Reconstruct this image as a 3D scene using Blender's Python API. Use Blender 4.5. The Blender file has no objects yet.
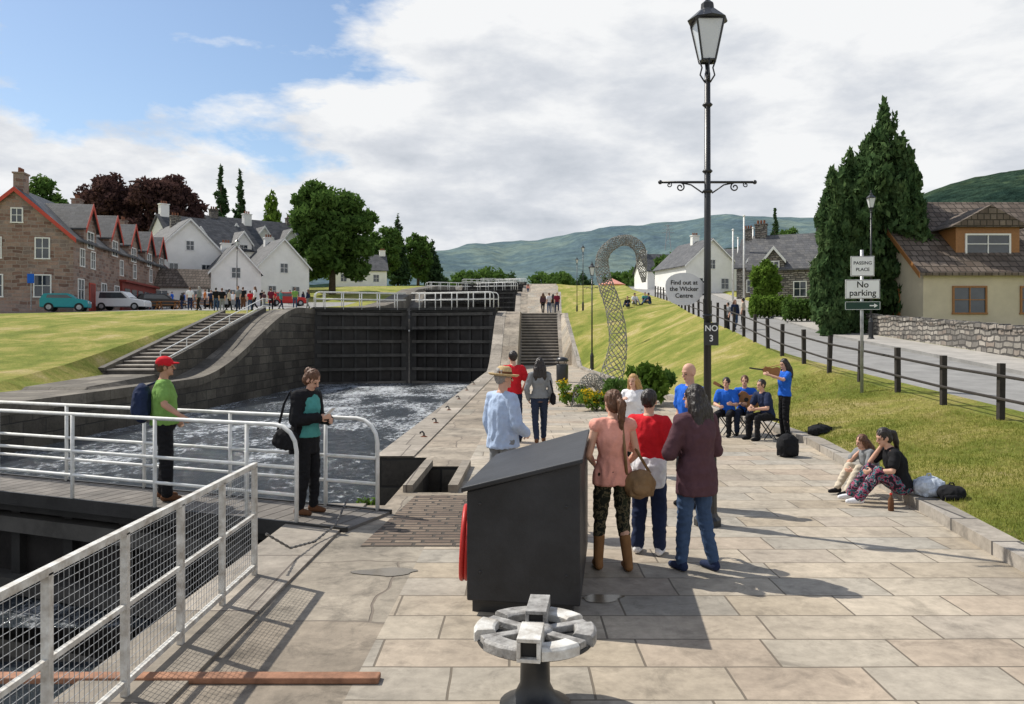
import bpy, math, random
import numpy as np
from mathutils import Vector, Matrix, noise as mnoise
R=math.radians
random.seed(7); rng=np.random.default_rng(7)
sc=bpy.context.scene; COL=sc.collection
F=800.;HZ=334.;CH=2.1
def V(*a): return Vector(a)
def at(px,py,Y): return Vector(((px-512)/F*Y,Y,CH-(py-HZ)/F*Y))
def ss(y,a,b):
    t=min(max((y-a)/(b-a),0),1); return t*t*(3-2*t)
def ip(y,a,b): return float(np.interp(y,a,b))
# ------------------------------------------------------------ mesh builder
class MB:
    def __init__(s): s.v=[];s.f=[]
    def add(s,vs,fs):
        n=len(s.v); s.v+=[tuple(v) for v in vs]; s.f+=[tuple(n+i for i in f) for f in fs]; return s
    def box(s,c,d,M=None):
        c=Vector(c); vs=[]
        for k in (-.5,.5):
            for i,j in ((-.5,-.5),(.5,-.5),(.5,.5),(-.5,.5)):
                p=Vector((i*d[0],j*d[1],k*d[2])); vs.append(c+(M@p if M else p))
        return s.add(vs,[(3,2,1,0),(4,5,6,7),(0,1,5,4),(1,2,6,5),(2,3,7,6),(3,0,4,7)])
    def bar(s,a,b,w,h=None,up=(0,0,1)):
        a=Vector(a);b=Vector(b);h=h or w;d=(b-a);L=d.length;d.normalize();u=Vector(up)
        if abs(d.dot(u))>.98:u=Vector((0,1,0))
        r=d.cross(u).normalized();u=r.cross(d)
        M=Matrix((r,d,u)).transposed()
        return s.box((a+b)/2,(w,L,h),M)
    def tube(s,pts,r,n=8,cap=True):
        pts=[Vector(p) for p in pts]; m=len(pts)
        if not hasattr(r,'__len__'): r=[r]*m
        t0=(pts[1]-pts[0]).normalized(); u=Vector((0,0,1))
        if abs(t0.dot(u))>.9:u=Vector((1,0,0))
        u=(u-t0*u.dot(t0)).normalized(); vs=[]
        for i,p in enumerate(pts):
            t=(pts[min(i+1,m-1)]-pts[max(i-1,0)]).normalized()
            u=(u-t*u.dot(t)).normalized(); w=t.cross(u)
            for k in range(n):
                a=2*math.pi*k/n; vs.append(p+(u*math.cos(a)+w*math.sin(a))*r[i])
        fs=[(i*n+k,i*n+(k+1)%n,(i+1)*n+(k+1)%n,(i+1)*n+k) for i in range(m-1) for k in range(n)]
        if cap: fs+= [tuple(range(n-1,-1,-1)),tuple((m-1)*n+k for k in range(n))]
        return s.add(vs,fs)
    def ell(s,c,r,M=None,n=12,m=8):
        if not hasattr(r,'__len__'): r=(r,r,r)
        c=Vector(c); vs=[]
        def P(x,y,z):
            p=Vector((x*r[0],y*r[1],z*r[2])); return c+(M@p if M else p)
        vs.append(P(0,0,1))
        for i in range(1,m):
            a=math.pi*i/m
            for k in range(n):
                b=2*math.pi*k/n; vs.append(P(math.sin(a)*math.cos(b),math.sin(a)*math.sin(b),math.cos(a)))
        vs.append(P(0,0,-1)); e=len(vs)-1
        fs=[(0,1+k,1+(k+1)%n) for k in range(n)]
        for i in range(m-2):
            for k in range(n): fs.append((1+i*n+k,1+(i+1)*n+k,1+(i+1)*n+(k+1)%n,1+i*n+(k+1)%n))
        fs+=[(e,1+(m-2)*n+(k+1)%n,1+(m-2)*n+k) for k in range(n)]
        return s.add(vs,fs)
    def cap(s,a,b,ra,rb,n=10):
        s.tube([a,b],[ra,rb],n); s.ell(a,ra,n=n,m=6); s.ell(b,rb,n=n,m=6); return s
    def prism(s,poly,ext):
        ext=Vector(ext); poly=[Vector(p) for p in poly]; n=len(poly)
        return s.add(poly+[p+ext for p in poly],[tuple(range(n-1,-1,-1)),tuple(range(n,2*n))]+[(k,(k+1)%n,n+(k+1)%n,n+k) for k in range(n)])
    def lathe(s,prof,c=(0,0,0),n=16):
        c=Vector(c); vs=[]
        for r,z in prof:
            for k in range(n):
                a=2*math.pi*k/n; vs.append(c+Vector((r*math.cos(a),r*math.sin(a),z)))
        m=len(prof)
        fs=[(i*n+k,i*n+(k+1)%n,(i+1)*n+(k+1)%n,(i+1)*n+k) for i in range(m-1) for k in range(n)]
        fs+=[tuple(range(n-1,-1,-1)),tuple((m-1)*n+k for k in range(n))]
        return s.add(vs,fs)
    def loft(s,secs,n=16):
        vs=[]
        for c,r,f,rx,ry in secs:
            for k in range(n):
                a=2*math.pi*k/n; vs.append(c+r*(rx*math.cos(a))+f*(ry*math.sin(a)))
        m=len(secs)
        fs=[(i*n+k,i*n+(k+1)%n,(i+1)*n+(k+1)%n,(i+1)*n+k) for i in range(m-1) for k in range(n)]
        fs+=[tuple(range(n-1,-1,-1)),tuple((m-1)*n+k for k in range(n))]
        return s.add(vs,fs)
    def quad(s,a,b,c,d): return s.add([a,b,c,d],[(0,1,2,3)])
    def build(s,name,mat,parent=None,smooth=False,org=None,bevel=0):
        me=bpy.data.meshes.new(name)
        vs=s.v
        if org is not None:
            ox,oy,oz=org; vs=[(a-ox,b-oy,c-oz) for a,b,c in vs]
        me.from_pydata(vs,[],s.f); me.update()
        o=bpy.data.objects.new(name,me); COL.objects.link(o)
        if mat: me.materials.append(mat)
        if smooth: me.polygons.foreach_set('use_smooth',[True]*len(me.polygons))
        if bevel:
            b=o.modifiers.new('b','BEVEL'); b.width=bevel; b.segments=2; b.limit_method='ANGLE'
        if parent: o.parent=parent
        elif org is not None: o.location=org
        return o
def tag(o,label,cat=None,group=None,kind=None):
    if label:o['label']=label
    if cat:o['category']=cat
    if group:o['group']=group
    if kind:o['kind']=kind
    return o
def thing(name,label,cat,loc=(0,0,0),rot=0,group=None):
    o=bpy.data.objects.new(name,None); COL.objects.link(o); o.location=loc; o.rotation_euler=(0,0,rot); o.empty_display_size=.2
    return tag(o,label,cat,group)
def dup(root,loc,rot,label,scale=1):
    r=root.copy(); COL.objects.link(r); r.location=loc; r.rotation_euler=(0,0,rot); r['label']=label; r.scale=(scale,)*3
    for ch in list(root.children):
        c=ch.copy(); COL.objects.link(c); c.parent=r
        for g in list(ch.children):
            d=g.copy(); COL.objects.link(d); d.parent=c
    return r
def solid(name,mb,mat,parent,vox,it=2,fac=.5,wr=0,ws=(13,13,9)):
    o=mb.build(name,mat)
    m=o.modifiers.new('r','REMESH'); m.mode='VOXEL'; m.voxel_size=vox
    if it: s=o.modifiers.new('s','SMOOTH'); s.factor=fac; s.iterations=it
    dg=bpy.context.evaluated_depsgraph_get()
    me=bpy.data.meshes.new_from_object(o.evaluated_get(dg)); old=o.data
    o.modifiers.clear(); o.data=me; bpy.data.meshes.remove(old); me.name=name
    if wr:
        sd_=random.uniform(0,50); nn=[v.normal.copy() for v in me.vertices]
        for v,nr in zip(me.vertices,nn):
            p=v.co; q=Vector((p.x*ws[0]+sd_,p.y*ws[1],p.z*ws[2])); a=1-abs(mnoise.noise(q))*2.2
            v.co=p+nr*(wr*(a-.25)+wr*.4*mnoise.noise(q*2.3))
    me.polygons.foreach_set('use_smooth',[True]*len(me.polygons))
    if not me.materials: me.materials.append(mat)
    if parent:o.parent=parent
    return o
# ------------------------------------------------------------ materials
def mk(name,rough=.7,metal=0,spec=.3):
    m=bpy.data.materials.new(name); m.use_nodes=True; nt=m.node_tree; b=nt.nodes['Principled BSDF']
    b.inputs['Roughness'].default_value=rough; b.inputs['Metallic'].default_value=metal; b.inputs['Specular IOR Level'].default_value=spec
    return m,nt,b
def N(nt,t,**k):
    n=nt.nodes.new(t)
    for a,v in k.items():
        if a in n.inputs.keys(): n.inputs[a].default_value=v
        else: setattr(n,a,v)
    return n
def noise(nt,vec,scale,detail=5,rough=.6,dist=0):
    n=N(nt,'ShaderNodeTexNoise'); n.inputs['Scale'].default_value=scale; n.inputs['Detail'].default_value=detail
    n.inputs['Roughness'].default_value=rough; n.inputs['Distortion'].default_value=dist
    nt.links.new(vec,n.inputs['Vector']); return n.outputs['Fac']
def ramp(nt,fac,stops,interp='LINEAR'):
    r=N(nt,'ShaderNodeValToRGB'); r.color_ramp.interpolation=interp; e=r.color_ramp.elements
    while len(e)>1:e.remove(e[-1])
    for i,(p,c) in enumerate(stops):
        if i==0: x=e[0]; x.position=p
        else: x=e.new(p)
        x.color=(c[0],c[1],c[2],1) if hasattr(c,'__len__') else (c,c,c,1)
    nt.links.new(fac,r.inputs['Fac']); return r.outputs['Color']
def mixc(nt,f,a,b,mode='MIX'):
    n=N(nt,'ShaderNodeMix',data_type='RGBA',blend_type=mode)
    for s,i in ((f,0),(a,6),(b,7)):
        if hasattr(s,'default_value') or hasattr(s,'links'): nt.links.new(s,n.inputs[i])
        else: n.inputs[i].default_value= s if i==0 else (s[0],s[1],s[2],1)
    return n.outputs[2]
def math_(nt,op,a,b=0,c=0):
    n=N(nt,'ShaderNodeMath',operation=op)
    for i,s in enumerate((a,b,c)):
        if hasattr(s,'links'): nt.links.new(s,n.inputs[i])
        else:n.inputs[i].default_value=s
    return n.outputs[0]
def bump(nt,b,h,st,dist=.02):
    n=N(nt,'ShaderNodeBump'); n.inputs['Strength'].default_value=st; n.inputs['Distance'].default_value=dist
    nt.links.new(h,n.inputs['Height']); nt.links.new(n.outputs[0],b.inputs['Normal']); return n
def pos(nt): return N(nt,'ShaderNodeNewGeometry').outputs['Position']
def mat(name,c,r=.7,var=.25,scale=4,bp=.3,bs=40,metal=0,spec=.3,c2=None,dist=.01):
    m,nt,b=mk(name,r,metal,spec); p=pos(nt)
    lo=c2 or tuple(x*(1-var) for x in c); hi=tuple(min(1,x*(1+var)) for x in c)
    nt.links.new(ramp(nt,noise(nt,p,scale,8,.65),[(.3,lo),(.7,hi)]),b.inputs['Base Color'])
    if bp: bump(nt,b,noise(nt,p,bs,4,.6),bp,dist)
    return m
def wallvec(nt):
    g=N(nt,'ShaderNodeNewGeometry'); sp=N(nt,'ShaderNodeSeparateXYZ'); sn=N(nt,'ShaderNodeSeparateXYZ')
    nt.links.new(g.outputs['Position'],sp.inputs[0]); nt.links.new(g.outputs['True Normal'],sn.inputs[0])
    gt=math_(nt,'GREATER_THAN',math_(nt,'ABSOLUTE',sn.outputs[0]),math_(nt,'ABSOLUTE',sn.outputs[1]))
    x=math_(nt,'MULTIPLY',sp.outputs[0],math_(nt,'SUBTRACT',1,gt)); y=math_(nt,'MULTIPLY',sp.outputs[1],gt)
    c=N(nt,'ShaderNodeCombineXYZ'); nt.links.new(math_(nt,'ADD',x,y),c.inputs[0]); nt.links.new(sp.outputs[2],c.inputs[1]); return c.outputs[0]
def brick(name,cols,mortar,w,h,ms,bp=.6,floor=False,rough=.8,dirt=.35,dscale=.6,spec=.3,warp=.0,bd=.02,stain=0):
    m,nt,b=mk(name,rough,0,spec); p=pos(nt); v=p if floor else wallvec(nt)
    if warp:
        nn=N(nt,'ShaderNodeTexNoise'); nn.inputs['Scale'].default_value=1.3; nt.links.new(p,nn.inputs['Vector'])
        vm=N(nt,'ShaderNodeVectorMath',operation='MULTIPLY_ADD'); nt.links.new(nn.outputs['Color'],vm.inputs[0]); vm.inputs[1].default_value=(warp,)*3; nt.links.new(v,vm.inputs[2]); v=vm.outputs[0]
    t=N(nt,'ShaderNodeTexBrick'); t.offset=.42; t.squash=1.35; t.squash_frequency=3
    t.inputs['Scale'].default_value=1; t.inputs['Brick Width'].default_value=w; t.inputs['Row Height'].default_value=h
    t.inputs['Mortar Size'].default_value=ms; t.inputs['Mortar Smooth'].default_value=.3; t.inputs['Bias'].default_value=0
    t.inputs['Color1'].default_value=(0,0,0,1); t.inputs['Color2'].default_value=(1,1,1,1); t.inputs['Mortar'].default_value=(.5,.5,.5,1)
    nt.links.new(v,t.inputs['Vector'])
    n=len(cols); c=ramp(nt,t.outputs['Color'],[(i/(n-1) if n>1 else 0,k) for i,k in enumerate(cols)])
    fine=noise(nt,p,9,8,.7); big=noise(nt,p,dscale,6,.65)
    c=mixc(nt,1,c,ramp(nt,fine,[(.25,.72),(.75,1.2)]),'MULTIPLY')
    c=mixc(nt,1,c,ramp(nt,big,[(.3,1-dirt),(.65,1.08)]),'MULTIPLY')
    if stain: c=mixc(nt,1,c,ramp(nt,noise(nt,p,2.7,9,.75,.6),[(.36,1-stain),(.5,1)]),'MULTIPLY')
    c=mixc(nt,t.outputs['Fac'],c,mortar)
    nt.links.new(c,b.inputs['Base Color'])
    h=math_(nt,'SUBTRACT',math_(nt,'MULTIPLY',fine,.35),t.outputs['Fac']); bump(nt,b,h,bp,bd)
    return m
def leafmat(name,a,bb,c3,scale=.9):
    m=bpy.data.materials.new(name); m.use_nodes=True; nt=m.node_tree; nt.nodes.clear()
    out=N(nt,'ShaderNodeOutputMaterial'); p=pos(nt)
    n1=noise(nt,p,scale,3,.7); n2=noise(nt,p,scale*9,1,.5)
    f=math_(nt,'ADD',math_(nt,'MULTIPLY',n1,.6),math_(nt,'MULTIPLY',n2,.4))
    c=ramp(nt,f,[(.32,a),(.5,bb),(.68,c3)])
    d=N(nt,'ShaderNodeBsdfDiffuse'); t=N(nt,'ShaderNodeBsdfTranslucent'); x=N(nt,'ShaderNodeMixShader'); x.inputs[0].default_value=.35
    nt.links.new(c,d.inputs[0]); nt.links.new(c,t.inputs[0]); nt.links.new(d.outputs[0],x.inputs[1]); nt.links.new(t.outputs[0],x.inputs[2]); nt.links.new(x.outputs[0],out.inputs[0])
    return m
def cloth(name,c,r=.85,var=.12): return mat('cloth_'+name,c,r,var,14,.4,22,0,.15,dist=.02)
MT=dict(
 white=mat('white_paint',(.8,.8,.78),.45,.1,6,.1,60,c2=(.6,.6,.56)), rustwhite=mat('chipped_white_paint',(.66,.66,.63),.5,.2,9,.3,60,c2=(.32,.28,.23)),
 black=mat('black_paint',(.018,.019,.021),.38,.3,3,.15,50,spec=.5), blackbox=mat('weathered_black_sheet',(.02,.021,.024),.5,.5,2.2,.3,16,spec=.4),
 darkwood=mat('wet_gate_timber',(.02,.018,.017),.5,.5,2,.5,14), deck=mat('worn_deck_boards',(.15,.135,.12),.8,.45,2.2,.5,30), gateblack=mat('gate_black',(.032,.031,.03),.55,.4,2,.3,20), beamgrey=mat('weathered_gate_beam',(.07,.066,.06),.65,.5,1.6,.4,18),
 steel=mat('grey_steel',(.36,.37,.38),.45,.3,8,.3,60,.4), rust=mat('rusty_iron',(.2,.08,.045),.8,.4,12,.4,60), rustrib=mat('iron_plate',(.13,.125,.12),.5,.4,12,.4,40,.3), castgrey=mat('worn_cast_iron',(.4,.39,.37),.55,.2,14,.6,50,0,.4,c2=(.14,.13,.12)),
 glass=mat('window_glass',(.035,.045,.055),.08,.4,1.5,0,1,spec=.8), lampglass=mat('lantern_glass',(.6,.63,.65),.1,.05,4,0,1,spec=.6),
 red=mat('red_plastic',(.5,.03,.025),.45,.1,6,.05), wood=mat('fence_timber',(.035,.03,.026),.8,.3,8,.4,30), ltwood=mat('varnished_wood',(.3,.14,.05),.4,.2,10,.1),
 slate=brick('roof_slate',[(.06,.062,.068),(.09,.092,.1),(.12,.12,.125)],(.03,.03,.03),.35,.24,.012,.5,rough=.6),
 slate2=brick('grey_roof_slate',[(.09,.09,.095),(.12,.12,.125),(.15,.145,.14)],(.04,.04,.04),.35,.24,.012,.5,rough=.6),
 tile=brick('brown_roof_tile',[(.12,.09,.07),(.16,.125,.1),(.2,.16,.13)],(.05,.04,.03),.32,.3,.03,.8),
 harl=mat('white_harling',(.86,.85,.82),.9,.08,.8,.5,25), cream=mat('cream_render',(.56,.5,.38),.9,.12,.8,.4,25),
 rubble=brick('pink_rubble_stone',[(.17,.1,.08),(.3,.19,.15),(.38,.27,.22),(.24,.19,.17)],(.3,.25,.22),.55,.28,.03,.8,warp=.25),
 rubblewall=brick('field_stone',[(.14,.13,.12),(.27,.25,.22),(.38,.35,.31),(.23,.19,.16)],(.07,.065,.06),.42,.2,.035,1,warp=.3,bd=.05),
 lockstone=brick('lock_ashlar',[(.06,.052,.043),(.1,.088,.073),(.14,.125,.1),(.08,.07,.058)],(.03,.028,.025),1.1,.46,.02,.8,dirt=.6,dscale=.35,rough=.65,warp=.06,bd=.04,stain=.4),
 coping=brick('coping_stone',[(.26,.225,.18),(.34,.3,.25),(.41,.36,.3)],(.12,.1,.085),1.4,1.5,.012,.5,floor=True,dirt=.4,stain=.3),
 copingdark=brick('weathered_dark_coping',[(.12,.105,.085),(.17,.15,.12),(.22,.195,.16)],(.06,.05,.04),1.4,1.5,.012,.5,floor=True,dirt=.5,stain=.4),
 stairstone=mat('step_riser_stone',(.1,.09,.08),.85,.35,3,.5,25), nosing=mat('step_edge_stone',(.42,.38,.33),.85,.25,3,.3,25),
 maroon=mat('maroon_shopfront',(.24,.045,.035),.5,.2,4,.1), trimred=mat('red_bargeboard',(.48,.07,.045),.6,.15,4,.1), trimwhite=mat('white_trim',(.78,.78,.76),.5,.08,4,.05),
 green=mat('green_sign',(.015,.05,.035),.45,.1,4,.02), signwhite=mat('sign_face',(.8,.81,.8),.4,.05,4,.02), ink=mat('sign_ink',(.015,.015,.015),.5,.1,4,0),
 signgrey=mat('pale_grey_board',(.62,.64,.65),.6,.1,5,.05), bark=mat('bark',(.09,.07,.05),.9,.4,6,.8,20,dist=.05),
 leafA=leafmat('broadleaf',(.035,.075,.018),(.085,.155,.038),(.17,.26,.065)), leafB=leafmat('copper_leaf',(.035,.022,.024),(.08,.045,.042),(.15,.085,.07)),
 leafC=leafmat('cypress_leaf',(.03,.065,.028),(.075,.13,.05),(.14,.2,.08),1.1), leafD=leafmat('light_leaf',(.06,.11,.02),(.13,.22,.035),(.25,.36,.08)),
 leafE=leafmat('conifer_needles',(.025,.055,.027),(.055,.1,.042),(.1,.16,.065)), straw=mat('straw',(.55,.4,.2),.8,.25,60,.5,120),
 wicker=mat('willow_wicker',(.24,.235,.21),.7,.35,12,.3), yellow=leafmat('yellow_blossom',(.35,.22,.01),(.6,.42,.02),(.7,.55,.05),8),
 tyre=mat('tyre_rubber',(.02,.02,.02),.8,.1,4,0), turq=mat('turquoise_paint',(.02,.28,.32),.4,.1,4,.02),
)
SK=mat('skin',(.6,.35,.25),.55,.1,8,.08,80,spec=.35); SK2=mat('tanned_skin',(.48,.26,.17),.55,.1,8,.08,80)
HB=mat('hair_brown',(.12,.055,.028),.5,.45,40,.6,90,spec=.4); HD=mat('hair_dark',(.02,.014,.012),.4,.3,40,.6,90,spec=.5); HBL=mat('hair_blonde',(.45,.27,.11),.5,.3,40,.6,90); HG=mat('hair_grey',(.3,.28,.26),.6,.2,40,.5,90)
CL={k:cloth(k,c) for k,c in dict(black=(.014,.014,.016),navy=(.02,.03,.07),denim=(.05,.085,.16),darkdenim=(.025,.035,.065),green=(.2,.36,.09),paleblue=(.42,.52,.7),red=(.6,.02,.03),grey=(.22,.23,.24),pink=(.72,.33,.26),plum=(.09,.045,.055),blue=(.02,.12,.55),white=(.75,.75,.77),teal=(.08,.3,.28),camo=(.07,.06,.04),brown=(.13,.06,.03),cream=(.55,.48,.38),orange=(.5,.15,.04),maroon=(.18,.02,.04),tan=(.24,.12,.05)).items()}
m,nt,b=mk('cloth_patterned',.85,0,.15); p=pos(nt)
nt.links.new(ramp(nt,noise(nt,p,22,2,.5),[(.36,(.02,.02,.03)),(.45,(.35,.06,.12)),(.52,(.05,.18,.2)),(.6,(.03,.03,.05)),(.68,(.5,.5,.5))],'CONSTANT'),b.inputs['Base Color']); CL['patterned']=m
m,nt,b=mk('cloth_mottled',.85,0,.15); p=pos(nt)
nt.links.new(ramp(nt,noise(nt,p,26,2,.5),[(.4,(.015,.017,.012)),(.5,(.1,.085,.05)),(.6,(.03,.035,.02))],'CONSTANT'),b.inputs['Base Color']); CL['mottled']=m
# ------------------------------------------------------------ people
DEF=dict(pel=(0,0,.95),che=(0,0,1.27),nek=(0,-.01,1.47),hed=(0,.02,1.625),hipL=(-.09,0,.92),hipR=(.09,0,.92),kneL=(-.105,.02,.5),kneR=(.105,.02,.5),ankL=(-.12,-.02,.09),ankR=(.12,-.02,.09),shoL=(-.17,-.01,1.405),shoR=(.17,-.01,1.405),elbL=(-.225,-.03,1.13),elbR=(.225,-.03,1.13),wriL=(-.22,.06,.9),wriR=(.22,.06,.9))
def hand(mb,w,e,n,s,open_=.5):
    d=(w-e).normalized(); n=(n-d*n.dot(d)); n=n.normalized() if n.length>1e-3 else V(0,0,1); sd=d.cross(n)
    M=Matrix((sd,d,n)).transposed()
    mb.ell(w+d*.045*s,(.038*s,.052*s,.017*s),M,10,6)
    for i,(o,L) in enumerate(((-.028,.062),(-.01,.074),(.01,.07),(.027,.055))):
        p=w+d*.082*s+sd*o*s; a=.25
        for k,f in enumerate((.45,.32,.23)):
            a+=open_; q=p+(d*math.cos(a)+n*math.sin(a))*L*f*1.25*s
            mb.cap(p,q,(.0095-.001*k)*s,(.0088-.001*k)*s,6); p=q
    p=w+d*.025*s-sd*.03*s; q=p+(d*.6-sd*.6+n*.5).normalized()*.04*s; t=q+(d*.9+n*.4).normalized()*.03*s
    mb.cap(p,q,.012*s,.0105*s,6); mb.cap(q,t,.0105*s,.009*s,6)
def person(label,loc,rot,H,P={},top='grey',bot='darkdenim',shoe='black',skin=SK,hair=HD,style='short',sleeve='long',legs='long',group=None,hi=True,fem=False,look=(0,0),hem=0,hat=None,girth=0,vox=None,jacket=None,coat=None,loose=0):
    s=H/1.75; J={k:Vector(P.get(k,v))*s for k,v in DEF.items()}
    root=thing('person',label,'person',loc,rot,group)
    up=(J['nek']-J['pel']).normalized(); rh=(J['hipR']-J['hipL']).normalized(); rs=(J['shoR']-J['shoL']).normalized()
    W=1-.09*fem
    def sec(c,t,rx,ry,inf=0):
        r=rh.lerp(rs,t); r=(r-up*r.dot(up)).normalized(); f=up.cross(r)
        return (c,r,f,(rx+inf)*s,(ry+inf)*s)
    pe,ch,nk=J['pel'],J['che'],J['nek']; g=girth
    def S(inf,lo,hi_):
        full=[(pe-up*.1*s,0,.13,.10),(pe,0,.165+.012*fem,.115+g),(pe.lerp(ch,.5),.5,.14-.016*fem+g*.7,.1+g),(ch,.9,.16-.012*fem+g*.3,.118+.012*fem+g*.4),(ch.lerp(nk,.6),1,.155-.012*fem,.095),(ch.lerp(nk,.88),1,.1,.07),(nk+up*.02*s,1,.054*W,.056)]
        return [sec(c,t,a,b_,inf) for c,t,a,b_ in full[lo:hi_]]
    v=vox or (.0075 if hi else .03)
    mb=MB(); mb.loft(S(0,0,7)); A=1-.1*fem
    for k in 'LR':
        sh,el,wr=J['sho'+k],J['elb'+k],J['wri'+k]; hp,kn,an=J['hip'+k],J['kne'+k],J['ank'+k]
        mb.cap(sh,el,.053*s*A,.041*s*A); mb.cap(el,el.lerp(wr,.3),.041*s*A,.04*s*A); mb.cap(el.lerp(wr,.3),wr,.04*s*A,.027*s*A)
        mb.cap(sh,ch.lerp(nk,.75),.058*s,.07*s)
        mb.cap(hp,kn,.084*s,.055*s); mb.cap(kn,kn.lerp(an,.35),.052*s,.055*s); mb.cap(kn.lerp(an,.35),an,.055*s,.038*s)
        ftd=P.get('foot',(0,1,0)); ff=Vector(ftd).normalized()
        mb.cap(an-ff*.03*s+V(0,0,-.045*s),an+ff*.12*s+V(0,0,-.055*s),.037*s,.03*s)
        if hi: hand(mb,wr,el,V(-1 if k=='R' else 1,.2,0) if 'pn' not in P else Vector(P['pn']),s,P.get('curl',.4))
        else: mb.ell(wr+(wr-el).normalized()*.06*s,.042*s)
    hd=J['hed']; Mh=(Matrix.Rotation(R(look[0]),3,'Z')@Matrix.Rotation(R(look[1]),3,'X'))
    mb.cap(nk-up*.02*s,hd-V(0,.01,.04)*s,.054*s*W,.052*s*W)
    def hp_(x,y,z): return hd+Mh@(V(x,y,z)*s)
    mb.ell(hp_(0,-.012,.025),(.073*s,.09*s,.093*s),Mh,16,12); mb.ell(hp_(0,.025,-.045),(.052*s,.056*s,.064*s),Mh,12,8)
    if hi:
        mb.cap(hp_(0,.078,.02),hp_(0,.1,-.018),.009*s,.0135*s,8); mb.ell(hp_(0,.068,-.085),(.022*s,.018*s,.017*s),Mh)
        mb.ell(hp_(0,.066,.035),(.05*s,.017*s,.012*s),Mh); mb.ell(hp_(0,.074,-.05),(.024*s,.012*s,.012*s),Mh)
        for q in (-1,1): mb.ell(hp_(q*.075,-.008,-.008),(.01*s,.02*s,.031*s),Mh)
    solid('body',mb,skin,root,v,1)
    if hi:
        for q in (-1,1):
            e=MB(); e.ell(hp_(q*.03,.0745,.004),(.0125*s,.008*s,.0065*s),Mh,10,6); e.build('eye',MT['ink'],root,True)
        e=MB(); e.ell(hp_(0,.084,-.05),(.021*s,.005*s,.0055*s),Mh,10,6); e.build('mouth',CL['maroon'],root,True)
    cv=.012 if hi else .03; it=3 if hi else 1; wk=.009 if hi else 0
    lo_=loose
    def leg(inf,len_):
        m=MB(); m.loft([sec(pe-up*.09*s,0,.15,.11,inf),sec(pe,0,.168+.012*fem,.118+g,inf*.7),sec(pe+up*.07*s,0,.155,.11+g,inf*.6)])
        for k in 'LR':
            hp,kn,an=J['hip'+k],J['kne'+k],J['ank'+k]; kn2=kn.lerp(an,.4)
            m.cap(hp,kn,(.088+inf)*s,(.062+inf+lo_)*s)
            if len_=='long': m.cap(kn,kn2,(.062+inf+lo_)*s,(.057+inf+lo_)*s); m.cap(kn2,an+(kn-an)*.02,(.057+inf+lo_)*s,(.046+inf+lo_)*s)
            elif len_=='boots': m.cap(kn,kn2,(.058+inf)*s,(.05+inf)*s)
        return m
    solid('trousers',leg(.008,legs),CL[bot],root,cv,it,wr=wk,ws=(10,10,16))
    def topm(inf,sl,hem_,back=0):
        m=MB(); se=S(inf,1,6); c,r,f,a,b_=se[0]
        se=[(c-up*(.02+hem_)*s,r,f,a+.008*s,b_+.01*s)]+se+[(nk+up*(-.005)*s,se[-1][1],se[-1][2],.066*s,.066*s)]
        if back: se=[(c-f*back*s*(1 if i<5 else .4),r,f,a,b_) for i,(c,r,f,a,b_) in enumerate(se)]
        m.loft(se)
        for k in 'LR':
            sh,el,wr=J['sho'+k],J['elb'+k],J['wri'+k]
            m.cap(sh,ch.lerp(nk,.72),(.052+inf)*s,(.062+inf)*s)
            if sl=='long': m.cap(sh,el,(.055+inf)*s*A,(.048+inf)*s*A); m.cap(el,wr+(el-wr)*.06,(.048+inf)*s*A,(.036+inf)*s*A)
            elif sl=='short': m.cap(sh,sh.lerp(el,.62),(.058+inf)*s*A,(.06+inf)*s*A)
        return m
    solid('top',topm(.018,sleeve,hem),CL[top],root,cv,it,wr=wk)
    if coat: solid('cardigan',topm(.034,'long',.2,.036),CL[coat],root,cv,it,wr=wk)
    if jacket:
        jm=MB(); c,r,f,a,b_=S(.03,1,2)[0]
        jm.loft([(pe-up*.22*s-f*.05*s,r,f,.17*s,.1*s),(pe-f*.02*s,r,f,.195*s,.14*s),(pe+up*.09*s,r,f,.17*s,.13*s)])
        solid('tied_jacket',jm,CL[jacket],root,cv,2,wr=.014)
    ff=Vector(P.get('foot',(0,1,0))).normalized()
    for k in 'LR':
        m=MB(); an=J['ank'+k]; kn=J['kne'+k]; b0=an-ff*.035*s+V(0,0,-.045*s)
        m.cap(b0,an+ff*.085*s+V(0,0,-.05*s),.044*s,.039*s); m.cap(an+ff*.085*s+V(0,0,-.05*s),an+ff*.145*s+V(0,0,-.057*s),.039*s,.031*s); m.cap(an+V(0,0,.01),b0,.044*s,.044*s)
        if legs=='boots': m.cap(kn.lerp(an,.45),an,.058*s,.05*s)
        solid('boot' if legs=='boots' else 'shoe',m,CL[shoe],root,cv*.9,1)
    if style!='bald':
        m=MB(); m.ell(hp_(0,-.024,.037),(.083*s,.095*s,.096*s),Mh,16,10)
        if style!='short' or not hi: m.ell(hp_(0,-.045,-.01),(.082*s,.075*s,.09*s),Mh,14,8)
        else: m.ell(hp_(0,-.045,0),(.072*s,.062*s,.07*s),Mh,14,8)
        if style=='long':
            for q in (-.05,0,.05):
                pts=[hp_(q,-.06,.0),hp_(q*1.5,-.095,-.12),hp_(q*1.7,-.115,-.25),hp_(q*1.4,-.11,-.36)]
                for a_,b__,r1,r2 in zip(pts,pts[1:],(.055,.06,.05),(.06,.05,.025)): m.cap(a_,b__,r1*s,r2*s)
            for q in (-1,1): m.cap(hp_(q*.065,-.01,.03),hp_(q*.078,-.035,-.13),.03*s,.032*s)
        if style=='pony':
            pts=[hp_(0,-.11,.04),hp_(0,-.16,.0),hp_(0,-.155,-.12),hp_(.01,-.13,-.3)]
            for a_,b__,r1,r2 in zip(pts,pts[1:],(.03,.04,.035),(.04,.035,.012)): m.cap(a_,b__,r1*s,r2*s)
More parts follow.
